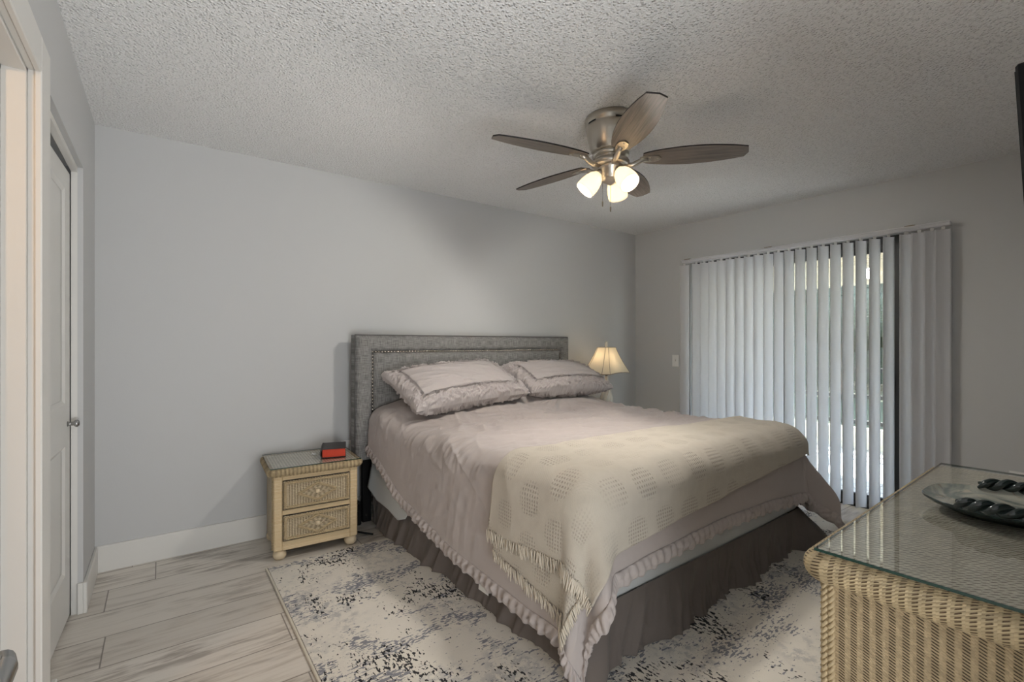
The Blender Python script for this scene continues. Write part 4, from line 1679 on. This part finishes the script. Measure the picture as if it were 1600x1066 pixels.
g0 = glass_cup().build('lamp_shade', 'frosted_glass', fan)
sk0 = MB().lathe([(0, .020), (.016, .020), (.022, .012), (.026, -.006), (.020, -.012), (0, -.014)], 20).tube([(0, 0, .018), (-.008, 0, .034), (-.022, 0, .045)], .011, 10).build('socket_cup', 'nickel', g0)
bu0 = MB().lathe([(.010, -.012), (.013, -.030), (.020, -.036), (.022, -.042), (.016, -.048), (.0, -.050)], 20).build('bulb', 'bulb_glow', g0)
for k, a in enumerate((-95, 25, 145)):
    g = g0 if k == 0 else dup(g0, fan)
    tilt = 42
    rot = Matrix.Rotation(R(a), 3, 'Z') @ Matrix.Rotation(R(-tilt), 3, 'Y')
    g.location = (.062 * math.cos(R(a)), .062 * math.sin(R(a)), -.296)
    g.rotation_euler = rot.to_euler()
    pl_ = rot @ Vector((0, 0, -.082)) + g.location
    sp_ = lamp('fan_lamp_beam', 'SPOT', tuple(rot @ Vector((0, 0, -.116)) + g.location + Vector((FC[0], FC[1], HC))), 38 if a == 145 else 28, (1, .95, .885), size=.07, rot=rot.to_euler())
    sp_.data.spot_size = R(154)
    sp_.data.spot_blend = .35
    lamp('fan_lamp_light', 'POINT', (FC[0] + pl_.x, FC[1] + pl_.y, HC + pl_.z), 1.7, (1, .80, .54), size=.02)
for (x, y, l) in ((-.030, .030, .125), (.012, .012, .150)):
    mb = MB()
    mb.tube([(x, y, -.34), (x, y, -.34 - l + .03)], .0012, 6)
    ch = mb.build('pull_chain', 'chrome', fan)
    MB().lathe([(0, 0), (.0035, -.004), (.0042, -.016), (.003, -.030), (0, -.031)], 10, center=(x, y, -.34 - l + .03)).build('pull_fob', 'brass_dull', ch)

# ------------------------------------------------------------------ dresser
DL, DD, DH = 1.30, .455, .765
dr_o = thing('dresser', 'long natural wicker dresser with glass top at the right of the photo', 'dresser', (1.243, .491, 0), R(2.0))
# local frame: origin front left corner of the glass, x along the front, -y to the wall
TZ = .760


def ring_pts(x0, x1, y0, y1, rc, z, step=.004):
    out = []
    for (cx, cy, a0) in ((x1 - rc, y0 + rc, -90), (x1 - rc, y1 - rc, 0), (x0 + rc, y1 - rc, 90), (x0 + rc, y0 + rc, 180)):
        for k in range(9):
            a = R(a0 + 90 * k / 8)
            out.append((cx + rc * math.cos(a), cy + rc * math.sin(a), z))
    fine = []
    for i in range(len(out)):
        a, b = np.array(out[i]), np.array(out[(i + 1) % len(out)])
        m_ = max(1, int(np.linalg.norm(b - a) / step))
        fine += [tuple(a + (b - a) * k / m_) for k in range(m_)]
    return fine


# left rolled edge of the top: fat wicker roll all round, its axis under the glass rim
RR = .034
pts = ring_pts(.012, DL - .012, -DD + .01, .0, .03, TZ - .040, .006)
mb = MB()
mb.tube(pts, RR, 22, closed=True)
mb.build('rolled_edge', 'wicker_roll', dr_o)
MB().box((.012, -DD + .01, TZ - .05), (DL - .012, -.004, TZ - .003)).build('top', 'wicker_top', dr_o)
g = MB().box((.0, -DD, TZ - .0015), (DL, .0, TZ + .0055), bevel=.0012)
go = g.build('glass_top', ['table_glass', 'glass_edge'], dr_o)
for p in go.data.polygons:
    if abs(p.normal.z) < .9:
        p.material_index = 1
bx0, bx1, by0, by1 = .024, DL - .024, -DD + .02, -.014
# carcass with woven panels: UV in metres across / up
mb = MB()
def wall_panel(a, b, z0, z1, mb):
    a, b = np.array(a), np.array(b)
    L = np.linalg.norm(b - a)
    nu_, nv_ = 40, 20
    S, T = np.meshgrid(np.linspace(0, 1, nu_), np.linspace(0, 1, nv_), indexing='ij')
    P = np.zeros((nu_, nv_, 3))
    P[..., 0] = a[0] + (b[0] - a[0]) * S; P[..., 1] = a[1] + (b[1] - a[1]) * S; P[..., 2] = z0 + (z1 - z0) * T
    mb.grid(P, np.stack([S * L, T * (z1 - z0)], -1))


wall_panel((bx0, by1), (bx0, by0), .06, TZ - .04, mb)
mb.build('side_panel', 'wicker_panel', dr_o)
mb = MB()
wall_panel((bx1, by0), (bx1, by1), .06, TZ - .04, mb)
mb.build('side_panel', 'wicker_panel', dr_o)
MB().box((bx0 + .004, by0, .06), (bx1 - .004, by1 - .004, TZ - .04)).build('carcass', 'wicker_panel', dr_o)
for (x, y) in ((bx0 + .010, by1 - .008), (bx1 - .010, by1 - .008), (bx0 + .010, by0 + .008), (bx1 - .010, by0 + .008)):
    mb = MB()
    mb.tube([(x, y, z) for z in np.linspace(.05, TZ - .045, 60)], .014, 12)
    po = mb.build('corner_post', 'rattan_wrap', dr_o)
    mb = MB()
    for dx_, dy_ in ((-.012, .006), (-.012, -.007), (.002, .012)):
        rope([(x + dx_, y + dy_, .06), (x + dx_, y + dy_, TZ - .05)], .0082, mb, .030)
    mb.build('post_braid', 'braid', po)
for ci in range(2):
    for ri in range(3):
        x0 = bx0 + .05 + ci * (bx1 - bx0 - .08) / 2; x1 = x0 + (bx1 - bx0 - .08) / 2 - .02
        z0 = .085 + ri * .208; z1 = z0 + .19
        mb = MB()
        cx = (x0 + x1) / 2; cz = (z0 + z1) / 2
        V = [(x1, by1 + .010, z0), (x0, by1 + .010, z0), (x0, by1 + .010, z1), (x1, by1 + .010, z1)]
        mb.box((x0, by1 - .01, z0), (x1, by1 + .0095, z1))
        mb.add(V, [(0, 1, 2, 3)], [[(x1 - cx, z0 - cz), (x0 - cx, z0 - cz), (x0 - cx, z1 - cz), (x1 - cx, z1 - cz)]], 0, False)
        do = mb.build('drawer', 'wicker_drawer', dr_o)
        MB().lathe([(0, .020), (.010, .019), (.014, .012), (.010, 0)], 14, M4=Matrix.Translation((cx, by1 + .010, cz)) @ Matrix.Rotation(R(-90), 4, 'X')).build('knob', 'rattan', do)
for x in (bx0 + .05, bx1 - .05):
    for y in (by0 + .05, by1 - .05):
        MB().lathe([(.02, 0), (.034, .005), (.042, .022), (.040, .045), (.03, .062)], 18, center=(x, y, 0)).build('bun_foot', 'rattan', dr_o)

# ------------------------------------------------------------------ ceramic tray on the dresser
ty = thing('ceramic_tray', 'sage glazed ceramic tray with dark rope handles on the wicker dresser', 'tray', (1.905, .268, TZ + .0056 + .0), R(0))
def tray_outline(s=1.0):
    pts = [(-.085, .158), (-.04, .168), (.04, .168), (.095, .158), (.135, .105), (.155, .05), (.158, 0), (.155, -.05), (.135, -.105), (.095, -.158), (.04, -.168), (-.04, -.168), (-.085, -.158), (-.135, -.11), (-.16, -.05), (-.164, 0), (-.16, .05), (-.135, .11)]
    P = np.array(pts + pts[:1]) * s
    L = np.concatenate([[0], np.cumsum(np.linalg.norm(np.diff(P, axis=0), axis=1))])
    t = np.linspace(0, L[-1], 97)[:-1]
    X = np.stack([np.interp(t, L, P[:, k]) for k in (0, 1)], -1)
    for _ in range(4):
        X = (np.roll(X, 1, 0) + 2 * X + np.roll(X, -1, 0)) / 4
    return X


levels = [(.0, .020, 0), (.35, .020, 0), (.70, .0205, 0), (.84, .023, 0), (.93, .030, 0), (1.0, .038, 0), (1.012, .036, 0), (.99, .031, 0), (.90, .020, 0), (.80, .013, 0), (.72, .011, 0), (.64, .0, 0), (.0, .0, 0)]
Pm_ = np.array([[(x * s, y * s, z) for x, y in tray_outline()] + [(tray_outline()[0][0] * s, tray_outline()[0][1] * s, z)] for s, z, _ in levels])
tb = MB().grid(Pm_[:6])
bb = MB().grid(Pm_[5:])
tb.build('dish', 'tray_glaze', ty)
bb.build('underside', 'tray_rim', ty)
for s in (-1, 1):
    mb = MB()
    pts = []
    for k in range(160):
        t_ = k / 159
        y = -.075 + .15 * t_
        x = s * (.160 - .10 * (y / .168) ** 2)
        z = .042 + .010 * math.sin(math.pi * t_)
        pts.append((x, y, z))
    for ph in (0, math.pi):
        q = [(x + .0085 * math.cos(k / 159 * 4.3 * math.pi + ph), y, z + .0085 * math.sin(k / 159 * 4.3 * math.pi + ph)) for k, (x, y, z) in enumerate(pts)]
        mb.tube(q, [.0108 * min(1, .35 + 6 * min(k, 159 - k) / 159) for k in range(160)], 10)
    mb.build('rope_handle', 'tray_rope', ty)

# ------------------------------------------------------------------ television over the dresser
tv = thing('television', 'black wall mounted television at the right edge of the photo above the dresser', 'television', (1.300, .134, 1.07), 0)
tv.rotation_euler = (R(-2.8), 0, 0)
TVW, TVH = 1.23, .705
MB().box((0, -.045, 0), (TVW, 0, TVH), bevel=.004).build('casing', 'black_plastic', tv)
MB().box((.01, -.001, .014), (TVW - .01, .002, TVH - .01)).build('screen', 'black_gloss', tv)
MB().box((.45, -.182, .22), (.78, -.045, .48), bevel=.01).build('wall_bracket', 'black_metal', tv)
